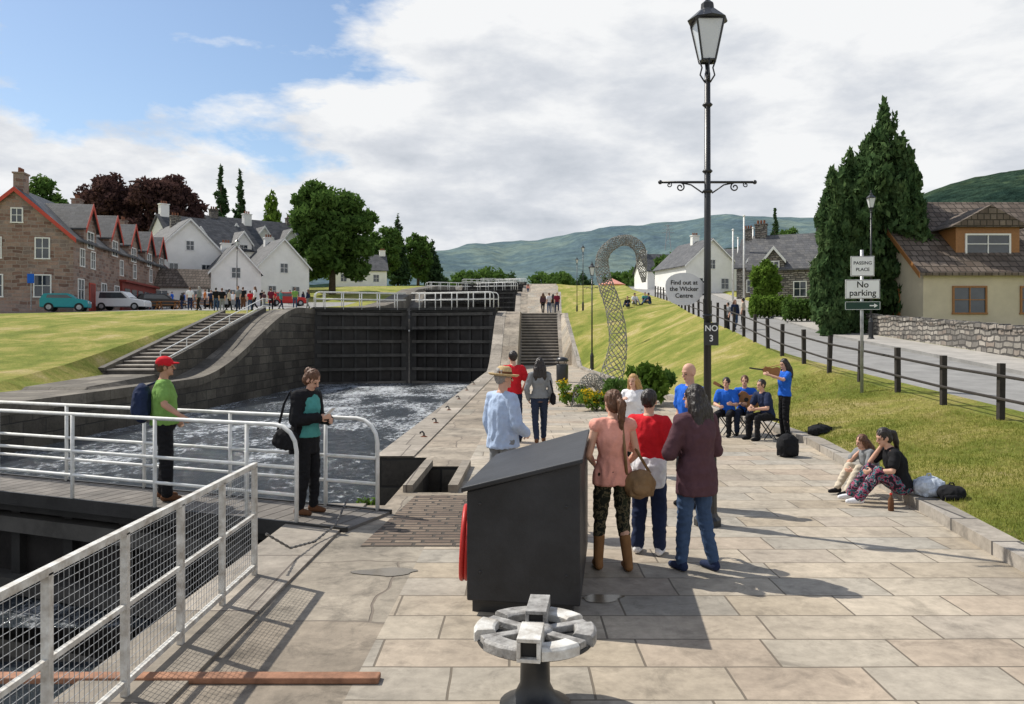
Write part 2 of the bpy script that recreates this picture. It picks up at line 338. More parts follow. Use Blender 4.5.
        if style=='bun': m.ell(hp_(0,-.11,.06),(.045*s,.04*s,.045*s),Mh)
        solid('hair',m,hair,root,.009 if hi else .03,1,wr=.009 if hi else 0,ws=(45,45,9))
    if hat=='straw':
        m=MB(); m.lathe([(.001,.13),(.05,.135),(.078,.115),(.09,.06),(.093,.05),(.155,.035),(.17,.05),(.172,.043),(.15,.025),(.085,.038),(.001,.05)],n=24)
        o=m.build('straw_hat',MT['straw'],root,True); o.matrix_local=Matrix.Translation(hp_(0,-.01,.0))@Mh.to_4x4(); o.scale=(s,)*3
        m=MB(); m.lathe([(.09,.05),(.0955,.05),(.093,.075),(.088,.075)],n=24); h=m.build('hat_band',CL['brown'],o,True)
    if hat=='cap':
        m=MB(); m.ell(hp_(0,-.018,.055),(.09*s,.105*s,.085*s),Mh,16,10); m.ell(hp_(0,.1,.05),(.06*s,.065*s,.012*s),Mh)
        solid('baseball_cap',m,CL['red'],root,.01,1)
    return root,J
def W_(root,p): return Matrix.Translation(root.location)@Matrix.Rotation(root.rotation_euler.z,4,'Z')@Vector(p)
DZ=.033
capman,Jc=person('person in red baseball cap and green t-shirt standing on the lower gate walkway',(-4.34,9.98,DZ),R(-70),1.78,dict(elbR=(.3,.02,1.19),wriR=(.4,.19,1.07),elbL=(-.25,-.04,1.14),wriL=(-.2,.12,.96),kneR=(.1,.03,.5),ankR=(.12,.04,.09)),top='green',bot='black',shoe='brown',skin=SK2,hair=HB,sleeve='short',hat='cap',girth=.03,loose=.012)
blackw,Jb=person('person in teal top and open black cardigan looking down at a phone by the rail',(-2.36,9.22,DZ),R(-112),1.68,dict(nek=(0,.02,1.46),hed=(0,.075,1.6),elbR=(.23,.0,1.13),wriR=(.1,.24,1.17),elbL=(-.23,.0,1.13),wriL=(-.1,.24,1.12),kneL=(-.09,.04,.5),ankL=(-.1,.02,.09),ankR=(.11,-.03,.09),kneR=(.1,.03,.5)),top='teal',bot='black',shoe='brown',hair=HB,style='bun',fem=True,look=(0,-34),coat='black')
hatman,Jh=person('person in straw hat and pale blue shirt behind the black cabinet',(-.1,8.75,0),R(-50),1.74,dict(elbR=(.24,-.0,1.13),wriR=(.16,.2,1.02)),top='paleblue',bot='grey',hair=HG,hat='straw',girth=.035,look=(-15,-5),loose=.015,hem=.06)
redman,_=person('person in red t-shirt with back to camera beside the walking person',(.02,15.6,0),R(15),1.77,dict(elbR=(.27,-.02,1.14),wriR=(.2,.12,.95)),top='red',bot='navy',sleeve='short',hair=HD,loose=.015)
walkw,_=person('person with long dark hair in grey top and dark jeans walking to the steps',(.53,15.4,0),R(4),1.64,dict(kneR=(.1,.12,.5),ankR=(.1,.16,.09),ankL=(-.08,-.2,.11),kneL=(-.09,-.01,.5),elbL=(-.27,-.05,1.12)),top='grey',bot='darkdenim',shoe='brown',style='long',fem=True,sleeve='long')
pinkw,Jp=person('person in pink sleeveless top with ponytail and tan boots, back to camera',(.9,7.15,0),R(8),1.6,dict(elbL=(-.24,.0,1.12),wriL=(-.14,.2,1.0),elbR=(.25,.02,1.12),wriR=(.17,.17,.98),kneL=(-.115,.05,.5),ankL=(-.14,.02,.09),ankR=(.13,-.08,.09)),top='pink',bot='mottled',shoe='tan',hair=HB,style='pony',sleeve=None,legs='boots',fem=True,hem=.1,look=(20,0))
child,Jr=person('young person in red t-shirt with white jacket tied round the waist',(1.31,7.65,0),R(-25),1.57,dict(elbL=(-.24,0,1.12),wriL=(-.12,.2,1.05),elbR=(.24,0,1.12),wriR=(.12,.2,1.05)),top='red',bot='navy',shoe='white',hair=HD,sleeve='short',jacket='white',loose=.012)
plum,Jl=person('person with long dark hair in plum cardigan and blue jeans, back to camera',(1.62,7.1,0),R(30),1.65,dict(elbL=(-.27,.04,1.12),wriL=(-.06,.24,1.13),elbR=(.27,.0,1.12),wriR=(.03,.26,1.1),ankR=(.16,-.08,.09),kneR=(.12,.0,.5),ankL=(-.11,.06,.09)),top='plum',bot='denim',shoe='navy',hair=HD,style='long',fem=True,coat='plum',look=(15,0))
baldm,_=person('bald person in blue t-shirt behind the plum cardigan by the tall lamp post',(2.17,9.75,0),R(120),1.75,{},top='blue',bot='black',style='bald',sleeve='short',skin=SK,look=(0,-15),loose=.012)
blon,_=person('blonde person in pale top seen between the pink top and the red t-shirt',(1.82,12,0),R(150),1.5,dict(elbR=(.24,.05,1.15),wriR=(.1,.25,1.3)),top='white',bot='black',hair=HBL,style='long',fem=True)
def sit(h,lean=0,ky=.42,kz=None,ay=.42,**k):
    kz=kz or h+.06
    d=dict(pel=(0,0,h+.1),che=(0,lean*.5,h+.4),nek=(0,lean,h+.59),hed=(0,lean+.04,h+.75),hipL=(-.09,.03,h+.08),hipR=(.09,.03,h+.08),kneL=(-.14,ky,kz),kneR=(.14,ky,kz),ankL=(-.14,ay,.09),ankR=(.14,ay,.09),shoL=(-.17,lean,h+.53),shoR=(.17,lean,h+.53),elbL=(-.24,lean+.08,h+.27),elbR=(.24,lean+.08,h+.27),wriL=(-.1,lean+.28,h+.25),wriR=(.1,lean+.28,h+.25)); d.update(k); return d
person('seated musician in blue t-shirt at the left of the busking group',(4.5,16.7,0),R(150),1.62,sit(.42,.08,wriL=(-.2,.36,.72)),top='blue',bot='black',sleeve='short',hair=HD)
person('seated musician in blue t-shirt holding a guitar in the middle of the busking group',(4.92,16.9,0),R(160),1.66,sit(.42,.05,wriL=(-.3,.25,.82),elbL=(-.33,.08,.75),wriR=(.08,.24,.68)),top='blue',bot='darkdenim',sleeve='short',hair=HB)
person('seated musician in dark top leaning forward next to the standing fiddler',(5.12,16.0,0),R(115),1.62,sit(.42,.16),top='navy',bot='black',sleeve='short',hair=HD)
person('standing fiddler in blue t-shirt with dark hair raising a bow',(5.52,16.2,0),R(95),1.6,dict(elbL=(-.28,.15,1.3),wriL=(-.17,.42,1.4),elbR=(.36,.1,1.33),wriR=(.12,.3,1.42)),top='blue',bot='black',sleeve='short',hair=HD,style='long',fem=True,look=(25,-5))
kerbw,Jk=person('person in black t-shirt and patterned trousers sitting on the kerb, hand to face',(4.82,9.9,.02),R(88),1.62,sit(.13,.16,.36,.42,.62,elbR=(.2,.33,.5),wriR=(.06,.24,.74),elbL=(-.24,.22,.45),wriL=(-.12,.42,.42),hed=(0,.24,.86)),top='black',bot='patterned',shoe='white',hair=HD,style='pony',sleeve='short',fem=True,look=(10,-20),loose=.012)
kerbc,_=person('child with brown hair in grey top sitting on the kerb behind the other',(4.72,10.45,.02),R(100),1.35,sit(.17,.16,.36,.45,.58,elbR=(.2,.33,.5),wriR=(.06,.2,.72),hed=(0,.22,.87)),top='grey',bot='cream',shoe='black',hair=HB,style='long',fem=True,sleeve='short',look=(0,-15))
# things carried
def bag(name,label,cat,loc,dims,mt,rot=0,strap=None,pocket=True,tilt=0):
    r=thing(name,label,cat,loc,rot); a,b_,c=dims; m=MB(); m.ell((0,0,c*.46),(a*.56,b_*.6,c*.54),None,14,10); m.box((0,0,c*.4),(a*.84,b_*.8,c*.72))
    o=solid('bag_body',m,mt,r,.012,3,wr=.008)
    if pocket: p=MB(); p.ell((0,-b_*.45,c*.3),(a*.36,b_*.22,c*.24)); solid('pocket',p,mt,r,.012,2)
    s=MB()
    if strap: s.tube([Vector(q) for q in strap],.014,6)
    else: s.tube([(-a*.1,0,c*.97),(-a*.06,0,c*1.12),(a*.06,0,c*1.12),(a*.1,0,c*.97)],.01,6)
    s.build('strap',mt,r,True); r.rotation_euler.x=tilt; return r
q=W_(capman,(0,-.25,1.0)); bag('backpack','dark navy backpack on the shoulders of the person in the red cap','backpack',q,(.32,.2,.46),CL['navy'],capman.rotation_euler.z,[(-.13,.05,.42),(-.13,.2,.48),(-.14,.36,.4),(-.15,.36,.2),(-.14,.05,.03)])
q=W_(blackw,(.3,-.06,.78)); bag('shoulder_bag','black shoulder bag at the side of the person looking at a phone','bag',q,(.1,.3,.24),CL['black'],blackw.rotation_euler.z,[(0,-.12,.2),(-.05,-.07,.5),(-.1,-.02,.64),(-.07,.08,.4),(0,.12,.2)])
q=W_(pinkw,(.22,-.1,.66)); bag('shoulder_bag','tan leather shoulder bag hanging beside the person in the pink top','bag',q,(.26,.13,.24),mat('tan_leather',(.22,.13,.06),.6,.3,9,.3),pinkw.rotation_euler.z,[(-.12,0,.2),(-.15,-.03,.45),(-.16,.02,.68),(-.06,.12,.5),(.1,.02,.2)])
q=W_(walkw,(.26,-.02,.75)); bag('shoulder_bag','small black bag at the hip of the walking person in grey','bag',q,(.1,.24,.22),CL['black'],walkw.rotation_euler.z,[(0,-.1,.18),(-.06,-.05,.45),(-.12,0,.6),(-.06,.08,.4),(0,.1,.18)])
m=MB(); m.box((0,0,0),(.075,.012,.145)); q=W_(blackw,(.04,.34,1.19)); o=m.build('phone',MT['signwhite'],bevel=.005); o.location=q; o.rotation_euler=(R(-50),0,blackw.rotation_euler.z); tag(o,'white phone held by the person in the open black cardigan','phone')
bag('backpack','black backpack standing on the paving in front of the standing fiddler','backpack',(4.72,13.7,0),(.36,.26,.4),CL['black'],.3)
bag('bag','dark soft bag lying on the kerb right of the fiddler','bag',(6.0,15.6,.14),(.5,.3,.2),CL['black'],.5)
bag('shopping_bag','white and blue cloth bag on the kerb behind the seated person in black','bag',(5.08,9.75,.13),(.34,.28,.24),cloth('bag_pale',(.5,.55,.62),var=.4),.2)
bag('backpack','dark backpack at the kerb edge, rightmost of the bags there','backpack',(5.22,9.5,.13),(.3,.24,.18),CL['black'],-.3)
r=thing('bottle','small dark drink bottle standing on the paving beside the patterned trousers','bottle',(4.5,9.5,0)); m=MB(); m.lathe([(.03,0),(.033,.01),(.033,.13),(.014,.17),(.013,.19)],n=14); m.build('bottle_body',CL['brown'],r,True); m=MB(); m.lathe([(.015,.19),(.015,.21)],n=12); m.build('cap',MT['red'],r)
def guitar(label,loc,rotm):
    r=thing('guitar',label,'guitar',loc); r.rotation_euler=rotm
    pr=[(-.0,.0),(.15,.02),(.19,.12),(.15,.22),(.11,.27),(.14,.36),(.12,.45),(.0,.48)]; poly=[(x,0,z) for x,z in pr]+[(-x,0,z) for x,z in pr[::-1][1:-1]]
    m=MB(); m.prism(poly,(0,.1,0)); m.build('guitar_body',MT['ltwood'],r,bevel=.01)
    m=MB(); m.bar((0,-.01,.42),(0,-.01,.88),.05,.025); m.build('neck',MT['black'],r); m=MB(); m.bar((0,-.01,.88),(0,.01,1.03),.07,.02); m.build('headstock',MT['ltwood'],r)
    m=MB(); m.lathe([(.045,0),(.045,.003)],n=16); o=m.build('sound_hole',MT['ink'],r); o.rotation_euler=(R(90),0,0); o.location=(0,-.002,.28)
guitar('wooden guitar on the lap of the middle seated musician',(5.12,16.6,.6),(R(-8),R(-62),R(-10)))
r=thing('fiddle','wooden fiddle under the chin of the standing fiddler','fiddle',(5.38,16.05,1.33)); r.rotation_euler=(0,R(-82),R(-15))
m=MB(); pr=[(0,0),(.08,.01),(.1,.08),(.06,.16),(.07,.22),(.08,.3),(.0,.35)]; m.prism([(x,0,z) for x,z in pr]+[(-x,0,z) for x,z in pr[::-1][1:-1]],(0,.05,0)); m.build('fiddle_body',MT['ltwood'],r); m=MB(); m.bar((0,0,.33),(0,0,.6),.03,.02); m.build('neck',MT['black'],r)
m=MB(); m.tube([(5.3,15.75,1.5),(5.05,16.3,1.38)],.008,5); o=m.build('fiddle_bow',MT['ltwood'],org=(5.3,15.75,1.5)); tag(o,'thin fiddle bow raised by the standing fiddler','bow')
def stool(label,loc):
    r=thing('folding_stool',label,'stool',loc,0,'stools under the busking musicians'); m=MB(); m.box((0,0,.4),(.36,.32,.04)); m.build('seat',CL['black'],r,bevel=.01)
    for q in (-1,1):
        for k in (-1,1): m=MB(); m.tube([(q*.15,k*.14,.39),(q*-.12,k*.14,0)],.012,6); m.build('leg',MT['black'],r)
stool('black stool under the leftmost seated musician',(4.5,16.72,0)); stool('black stool under the musician with the guitar',(4.92,16.92,0)); stool('black stool under the dark-topped musician nearest the fiddler',(5.12,16.0,0))
# ground height functions
def gz(x,y):
    c=colsL(y) if x<-9+.03*y else colsR(y)
    return float(np.interp(x,[a[0] for a in c],[a[1] for a in c]))
K_=lambda y: ip(y,[-30,4,7.6,15.1,18,28,45,60,300,6000],[3.2,4.2,4.56,5.6,5.6,4.8,4.1,3.95,16,60])
F_=lambda y: ip(y,[-30,16,25,32,45,60,115,300,6000],[9,8.6,8.5,9,10,12,17,40,400])
Wl=lambda y: ip(y,[-30,16,27,40,60,115,300,6000],[12.5,14.9,16,18,21,30,60,600])
zF=lambda y: ip(y,[-30,8,16,21.6,25,32,45,60,115,170,300,600,3000,6000],[0,.3,.68,1.07,1.4,2.15,3.3,4.5,8.6,12.5,18,24,40,60])
zR=lambda y: ip(y,[-30,8,16,27,40,60,115,170,300,600,3000,6000],[-.1,.2,.7,1.35,1.95,3.4,8.0,12.2,18,24,40,60])
zL=lambda y: ip(y,[-30,28,34,45,54,62,75,90,100,115,140,200,300,600,3000,6000],[.1,.1,.8,2.6,3.6,4.0,4.5,5.3,6.3,8.5,10.5,14,18,24,40,60])
def zS(y): return ip(y,[57,100,112,155,167,210,222,300,600,3000,6000],[3.7,3.8,8,8.1,12.2,12.3,16,17.5,24,40,60])
def zA(y): return 3.7*ss(y,44,57) if y<57 else zS(y)
def zB(y): return 3.7*min(max((y-54)/7.5,0),1) if y<61.5 else zS(y)
def zLw(y): return 3.7*ss(y,35.4,52) if y<57 else zS(y)
def zK(y): return max(.13,3.7*min(max((y-49)/12,0),1)) if y<62 else zS(y)+.02
TL=[0,.12,.26,.4,.55,.7,.85,1]
def colsR(y):
    o=.03*min(y,300); a=zA(y); b=zB(y)-(.14 if 53.9<y<61.6 else 0)
    L=[(-2.7+o,a,'quay'),(-2.1+o,a,'quay'),(-1.85+o,a,'quay'),(-1.7+o,a,'quay'),(-1.1+o,a,'quay'),(-1.1+o,b,'path'),(.3+o,b,'path'),(1.6+o,b,'path')]
    k=max(K_(y),1.7+o); zk=zK(y); f=F_(y); zf=zF(y)
    L+=[(k,b if y<54 else zk,'kerb'),(k,zk,'kerb'),(k+.28,zk,'lawn')]
    for t in TL[1:]: L.append((k+.28+t*(f-k-.28),zk+(zf-zk)*t**.85,'lawn'))
    zr=zR(y); w=Wl(y)
    L+=[(f+.9,zr+.02,'road'),(w-1.9,zr,'road'),(w-1.9,zr+.11,'pavement'),(w,zr+.13,'ground'),(w+.5,zr+.35,'ground'),(w+10,zr+.5,'ground'),(w+40,zr+1,'ground'),(w+150,zr+3,'ground'),(w+600,zr+8,'ground'),(w+2500,zr+12,'ground')]
    return L
def colsL(y):
    o=.03*min(y,300); a=zLw(y); l=zL(y); st=ip(y,[30,36,49.5,56],[.1,.3,3.2,l]) if y<56 else l
    L=[(-15.2,a,'quay'),(-15.8,a,'quay'),(-16.8,a,'quay'),(-16.95,st if y>30 else a,'quay'),(-19.3,st if y>30 else a,'lawn')]
    for u in (-20.0,-21.5,-24,-28,-34,-40,-46,-56,-75,-110,-180,-400,-1500,-4000):
        L.append((u,l-.02*min(max(-u-28,0),60)*(1 if y>50 else .3),'road' if (58<y<96 and -50<u<-20.5) else ('lawn' if u>-56 else 'ground')))
    return [(x+o,z,r) for x,z,r in L][::-1]
# far people
protos=[]
for nm,P_,st,fe in (('a',{},'short',False),('b',dict(kneR=(.1,.13,.5),ankR=(.1,.2,.09),ankL=(-.1,-.22,.12)),'long',True),('c',sit(.05,.1,.34,.4,.6),'short',False)):
    pr,_=person('tmp',(0,-40,-30),0,1.7,P_,style=st,fem=fe,hi=False,sleeve='short' if nm!='b' else 'long'); protos.append(pr)
used=set()
def far(px,Y,pi,top,bot,where,rot,group,z=None,hr=None,lo=.9,hi_=1.06):
    x=(px-512)/F*Y; zz=gz(x,Y) if z is None else z
    verb='sitting' if pi==2 else ('walking' if pi==1 else 'standing')
    lab=f'person in {top} top and {bot} trousers {verb} {where}'
    if lab in used: return
    used.add(lab)
    r=dup(protos[pi],(x,Y,zz),R(rot),lab,random.uniform(lo,hi_)); r['group']=group
    for c in r.children:
        n=c.name.split('.')[0]; mm={'top':CL[top],'trousers':CL[bot],'hair':hr or random.choice([HD,HB,HB,HG])}.get(n)
        if mm: c.material_slots[0].link='OBJECT'; c.material_slots[0].material=mm
g1='people gathered at the head of the left lock side'
for a in [(190,60,0,'white','navy',30),(199,58,1,'grey','black',80),(211,62,0,'navy','black',190),(216,57,0,'black','denim',10),(229,58,1,'cream','black',-70),(238,56,0,'grey','navy',160),(250,58,0,'red','denim',40),(255,59,1,'white','black',100),(271,58,0,'maroon','black',0),(281,64,1,'teal','navy',-90),(243,66,0,'black','brown',0),(182,66,1,'black','navy',60),(205,67,0,'orange','black',120),(233,65,0,'white','grey',200),(264,66,0,'plum','grey',60),(295,68,0,'green','denim',10),(222,55,0,'black','grey',20),(308,72,1,'navy','grey',70)]:
    far(a[0],a[1],a[2],a[3],a[4],'at the head of the left lock',a[5],g1,lo=.82,hi_=1.08)
g2='people on the village street outside the shops'
for a in [(40,63,0,'black','navy',30),(47,65,0,'brown','black',0),(152,80,0,'red','navy',30),(160,82,2,'black','grey',80),(168,84,0,'grey','black',190),(176,80,2,'maroon','black',10),(184,86,1,'blue','black',-70),(191,83,0,'white','denim',160),(206,88,0,'orange','black',40),(226,88,1,'green','navy',100),(262,84,0,'black','black',0),(290,92,0,'grey','denim',0),(303,88,1,'navy','black',60),(156,77,1,'white','black',20),(172,78,0,'blue','denim',90),(198,79,0,'pink','grey',20),(212,83,1,'red','grey',120),(218,80,0,'cream','navy',0),(244,82,0,'white','brown',10),(252,86,1,'teal','black',50),(275,83,0,'red','black',140)]:
    far(a[0],a[1],a[2],a[3],a[4],'on the village street near the shops',a[5],g2)
g3='people at the top of the right-hand steps'
for a in [(543,62.2,1,'plum','black',10),(549,63,0,'white','denim',30),(557,62.5,0,'maroon','navy',180),(553,66,1,'black','grey',0)]: far(a[0],a[1],a[2],a[3],a[4],'at the top of the right-hand steps',a[5],g3)
g4='people resting on the upper right lawn'
for a in [(628,60,2,'black','navy',150),(634,61,2,'white','grey',200),(645,62,2,'teal','black',170),(650,60,2,'navy','denim',90)]: far(a[0],a[1],a[2],a[3],a[4],'on the upper right lawn',a[5],g4)
g5='people by the roadside fence'
for a in [(728,44,0,'grey','black',100),(735,45,1,'navy','denim',190),(743,46,0,'cream','black',60)]: far(a[0],a[1],a[2],a[3],a[4],'by the roadside fence',a[5],g5)
far(528,118,1,'pink','denim','beside the distant upper locks',0,'people near the upper locks')
for pr in protos:
    for c in list(pr.children): bpy.data.objects.remove(c)
    bpy.data.objects.remove(pr)
# ------------------------------------------------------------ text
def text(s,size,mt,parent,loc,name='lettering',rotz=0):
    cu=bpy.data.curves.new('t','FONT'); cu.body=s; cu.size=size; cu.align_x='CENTER'; cu.align_y='CENTER'; cu.extrude=.001; cu.offset=size*.012
    t=bpy.data.objects.new('t',cu); COL.objects.link(t); dg=bpy.context.evaluated_depsgraph_get()
    me=bpy.data.meshes.new_from_object(t.evaluated_get(dg)); bpy.data.objects.remove(t)
    me.materials.clear(); me.materials.append(mt)
    o=bpy.data.objects.new(name,me); COL.objects.link(o); o.parent=parent; o.location=loc; o.rotation_euler=(R(90),0,rotz); return o
bx,by=8.09,18.5; r=thing('sign_post','grey post carrying passing place and no parking signs on the grass by the fence','sign post',(bx,by,gz(bx,by)-.05),R(-8))
m=MB(); m.tube([(0,0,0),(0,0,3.35)],.038,12); m.build('post',MT['steel'],r,True)
for nm,z,w,h,mt in (('passing_place_sign',2.97,.52,.46,MT['signwhite']),('no_parking_sign',2.44,.76,.44,MT['signwhite']),('direction_sign',2.06,.78,.2,MT['green'])):
    m=MB(); m.box((0,-.055,z),(w,.02,h)); o=m.build(nm,mt,r,bevel=.004)
    m=MB()
    for q in (-1,1):
        m.box((q*(w/2-.012),-.067,z),(.008,.003,h-.03)); m.box((0,-.067,z+q*(h/2-.012)),(w-.03,.003,.008))
    m.build('border',MT['ink'] if mt!=MT['green'] else MT['signwhite'],o)
    if z>2.9: text('PASSING',.105,MT['ink'],o,(0,-.068,z+.07)); text('PLACE',.105,MT['ink'],o,(0,-.068,z-.08))
    elif z>2.3: text('No',.2,MT['ink'],o,(0,-.068,z+.1)); text('parking',.2,MT['ink'],o,(0,-.068,z-.09))
    else: m=MB(); m.prism([(.33,-.07,z),(.25,-.07,z+.05),(.25,-.07,z-.05)],(0,-.003,0)); m.box((.2,-.0715,z),(.1,.003,.025)); m.build('arrow',MT['signwhite'],o)
# ------------------------------------------------------------ lamps
def spiral(c,r0,r1,turns,a0,plane,sg=1,n=18):
    pts=[]
    for i in range(n+1):
        t=i/n; a=a0+sg*turns*2*math.pi*t; rr=r0+(r1-r0)*t; pts.append(Vector(c)+plane*(rr*math.cos(a))+V(0,0,rr*math.sin(a)))
    return pts
def street_lamp(label,loc,H=5.75,bar=.52,zb=3.77,rot=0,group=None):
    r=thing('street_lamp',label,'street lamp',loc,rot,group); zl=H-.78
    m=MB(); m.lathe([(.15,0),(.15,.07),(.12,.1),(.105,.14),(.1,.75),(.115,.8),(.09,.86),(.07,.95),(.05,1.0)],n=12); m.build('base',MT['black'],r)
    m=MB(); m.tube([(0,0,.95),(0,0,zl)],[.044,.032],14)
    for z in (1.1,2.3,zb-.1,zb+.12,zl-.35): m.lathe([(.04,z-.02),(.058,z),(.04,z+.02)],n=14)
    m.build('post',MT['black'],r,True)
    if bar:
        m=MB(); m.tube([(-bar,0,zb),(bar,0,zb)],.014,8)
        for q in (-1,1): m.ell((q*bar,0,zb),.024)
        o=m.build('crossbar',MT['black'],r,True); m=MB()
        for q in (-1,1):
            X=V(q,0,0); m.tube(spiral((q*.3,0,zb-.055),.05,.012,1.3,math.pi/2,X),.008,6); m.tube([(q*.3,0,zb-.005),(q*.18,0,zb-.03),(q*.05,0,zb-.12)],.008,6)
            m.tube(spiral((q*.42,0,zb-.03),.03,.008,1.2,math.pi/2,X),.006,6)
        m.build('scrollwork',MT['black'],o,True)
    m=MB()
    for q in ((1,0),(-1,0),(0,1),(0,-1)):
        X=V(q[0],q[1],0); m.tube([V(0,0,zl-.1)+X*.03,V(0,0,zl-.02)+X*.08,V(0,0,zl+.06)+X*.06,V(0,0,zl+.14)+X*.09],.009,6)
    m.tube([(0,0,zl-.1),(0,0,zl+.1)],[.034,.02],10); m.build('lantern_bracket',MT['black'],r,True)
    z0,z1=zl+.13,zl+.56; a,b=.072,.148; m=MB(); g=MB(); cs=((-1,-1),(1,-1),(1,1),(-1,1))
    for i,(x,y) in enumerate(cs):
        x2,y2=cs[(i+1)%4]; m.bar((x*a,y*a,z0),(x*b,y*b,z1),.016); m.bar((x*b,y*b,z1),(x2*b,y2*b,z1),.022); m.bar((x*a,y*a,z0),(x2*a,y2*a,z0),.018)
        k=.97; g.quad((x*a*k,y*a*k,z0),(x2*a*k,y2*a*k,z0),(x2*b*k,y2*b*k,z1),(x*b*k,y*b*k,z1))
    o=m.build('lantern_frame',MT['black'],r); g.build('glass',MT['lampglass'],o)
    m=MB(); m.lathe([(.215,0),(.222,.015),(.09,.13),(.075,.14),(.07,.2),(.025,.24),(.016,.27),(.03,.3),(.002,.36)],(0,0,z1),8); m.build('lantern_cap',MT['black'],r); return r
street_lamp('tall black ornate lamp post with scrolled crossbar behind the group in the foreground',(2.15,8.8,0))
gl='distant black ornate lamp posts'
def lampat(px,Y,H,label,**k): x=(px-512)/F*Y; street_lamp(label,(x,Y,gz(x,Y)-.05),H,group=gl,**k)
lampat(592,44,5.9,'black lamp post on the lawn just right of the stone steps',bar=.4,zb=4.6)
lampat(583,80,6.6,'far black lamp post on the skyline, right of the pair',bar=0); lampat(577,95,6.6,'far black lamp post on the skyline, left of the pair',bar=0)
lampat(871,36,6.6,'black lamp post in front of the dark cypresses',bar=0)
lampat(237,72,6.3,'black lamp post on the village street before the white houses',bar=0)
r=thing('number_plate_sign','small black sign plate with white number on the tall lamp post','sign',(2.17,8.72,1.98)); m=MB(); m.box((0,0,.12),(.16,.02,.25)); m.build('plate',MT['black'],r,bevel=.004); text('NO',.09,MT['signwhite'],r,(0,-.012,.18)); text('3',.1,MT['signwhite'],r,(0,-.012,.07))
c=at(684,289,8.85); r=thing('leaf_shaped_sign','pale grey leaf-shaped board with dark lettering hung beside the tall lamp post','sign',c)
pts=[(.215*math.cos(a)*(1+.06*math.sin(3*a+1)),0,.19*math.sin(a)*(1+.05*math.cos(2*a))) for a in [i*2*math.pi/28 for i in range(28)]]
m=MB(); m.prism(pts,(0,.012,0)); m.build('board',MT['signgrey'],r); m=MB(); m.tube([(.18,.02,.08),(.28,.0,.08)],.01,6); m.tube([(.18,.02,-.06),(.28,0,-.06)],.01,6); m.build('bracket',MT['black'],r)
text('Find out at',.068,MT['ink'],r,(0,-.004,.07)); text('the Wicker',.068,MT['ink'],r,(0,-.004,-.0)); text('Centre',.068,MT['ink'],r,(0,-.004,-.075))
# ------------------------------------------------------------ ground
rows=[-30,-10,0,4,7.6,9.8,10.6,12.7,13.6,15.1,18,21.6,25,28,30,30.2,32,33,34,35.4]+[36+.5*i for i in range(53)]+[65,70,75,80,85,90,95,96.1,100]+[102,104,106,108,110,112,115,120,130,140,150,155,157,159,161,163,165,167,175,190,210,212,214,216,218,220,222,230,260,300,400,600,1000,3000,6000]
regs={}
def fillgrid(cf,side):
    C_=[cf(y) for y in rows]
    for i in range(len(rows)-1):
        a,b=C_[i],C_[i+1]
        for j in range(len(a)-1):
            reg=a[j][2] if side=='R' else a[j+1][2]
            if side=='R':
                if j in (0,1) and 9.8<=rows[i]<13.6: continue
                if j==3 and 10.6<=rows[i]<12.7: continue
            q=[(a[j][0],rows[i],a[j][1]),(a[j+1][0],rows[i],a[j+1][1]),(b[j+1][0],rows[i+1],b[j+1][1]),(b[j][0],rows[i+1],b[j][1])]
            regs.setdefault((reg,side),MB()).quad(*q)
fillgrid(colsR,'R'); fillgrid(colsL,'L')
mb=regs[('ground','L')]
for i in range(len(rows)-1):
    if rows[i]>=230:
        a,b=rows[i],rows[i+1]; oa,ob=.03*min(a,300),.03*min(b,300)
        mb.quad((-15.2+oa,a,zLw(a)),(-2.7+oa,a,zA(a)),(-2.7+ob,b,zA(b)),(-15.2+ob,b,zLw(b)))
def grassmat():
    m,nt,b=mk('mown_grass',.9,0,.1); p=pos(nt)
    c=ramp(nt,noise(nt,p,.45,7,.7,.4),[(.3,(.14,.18,.03)),(.45,(.23,.26,.05)),(.55,(.36,.33,.09)),(.66,(.5,.41,.19))])
    c=mixc(nt,1,c,ramp(nt,noise(nt,p,14,6,.7),[(.3,.65),(.7,1.25)]),'MULTIPLY'); c=mixc(nt,1,c,ramp(nt,noise(nt,p,90,3,.6),[(.3,.65),(.7,1.25)]),'MULTIPLY')
    nt.links.new(c,b.inputs['Base Color']); bump(nt,b,noise(nt,p,45,5,.7),1,.05); return m
MG=grassmat()
MPATH=brick('flagstones',[(.4,.335,.25),(.47,.4,.31),(.37,.335,.28),(.5,.43,.335),(.43,.35,.27),(.4,.37,.315)],(.15,.125,.095),.86,.46,.009,.45,floor=True,dirt=.38,dscale=.5,rough=.75,warp=.03,stain=.28)
MQ=brick('worn_quay_stone',[(.3,.25,.19),(.38,.32,.25),(.34,.3,.24)],(.18,.15,.12),2.1,1.5,.012,.7,floor=True,dirt=.5,dscale=.9,warp=.3,stain=.4,bd=.03)
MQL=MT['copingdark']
MR=mat('asphalt',(.25,.245,.235),.85,.2,1.5,.4,60); MPV=mat('pavement',(.36,.34,.31),.85,.2,1.5,.3,40)
MK=brick('kerb_stone',[(.34,.3,.25),(.42,.38,.33),(.28,.255,.22)],(.07,.065,.06),1.2,.95,.02,.5,floor=True,stain=.3)
mm={'quay':MQ,'path':MPATH,'kerb':MK,'lawn':MG,'road':MR,'pavement':MPV,'ground':MG}
for (k,s),mb in regs.items(): tag(mb.build(k,MQL if (k=='quay' and s=='L') else mm[k]),None,kind='structure')
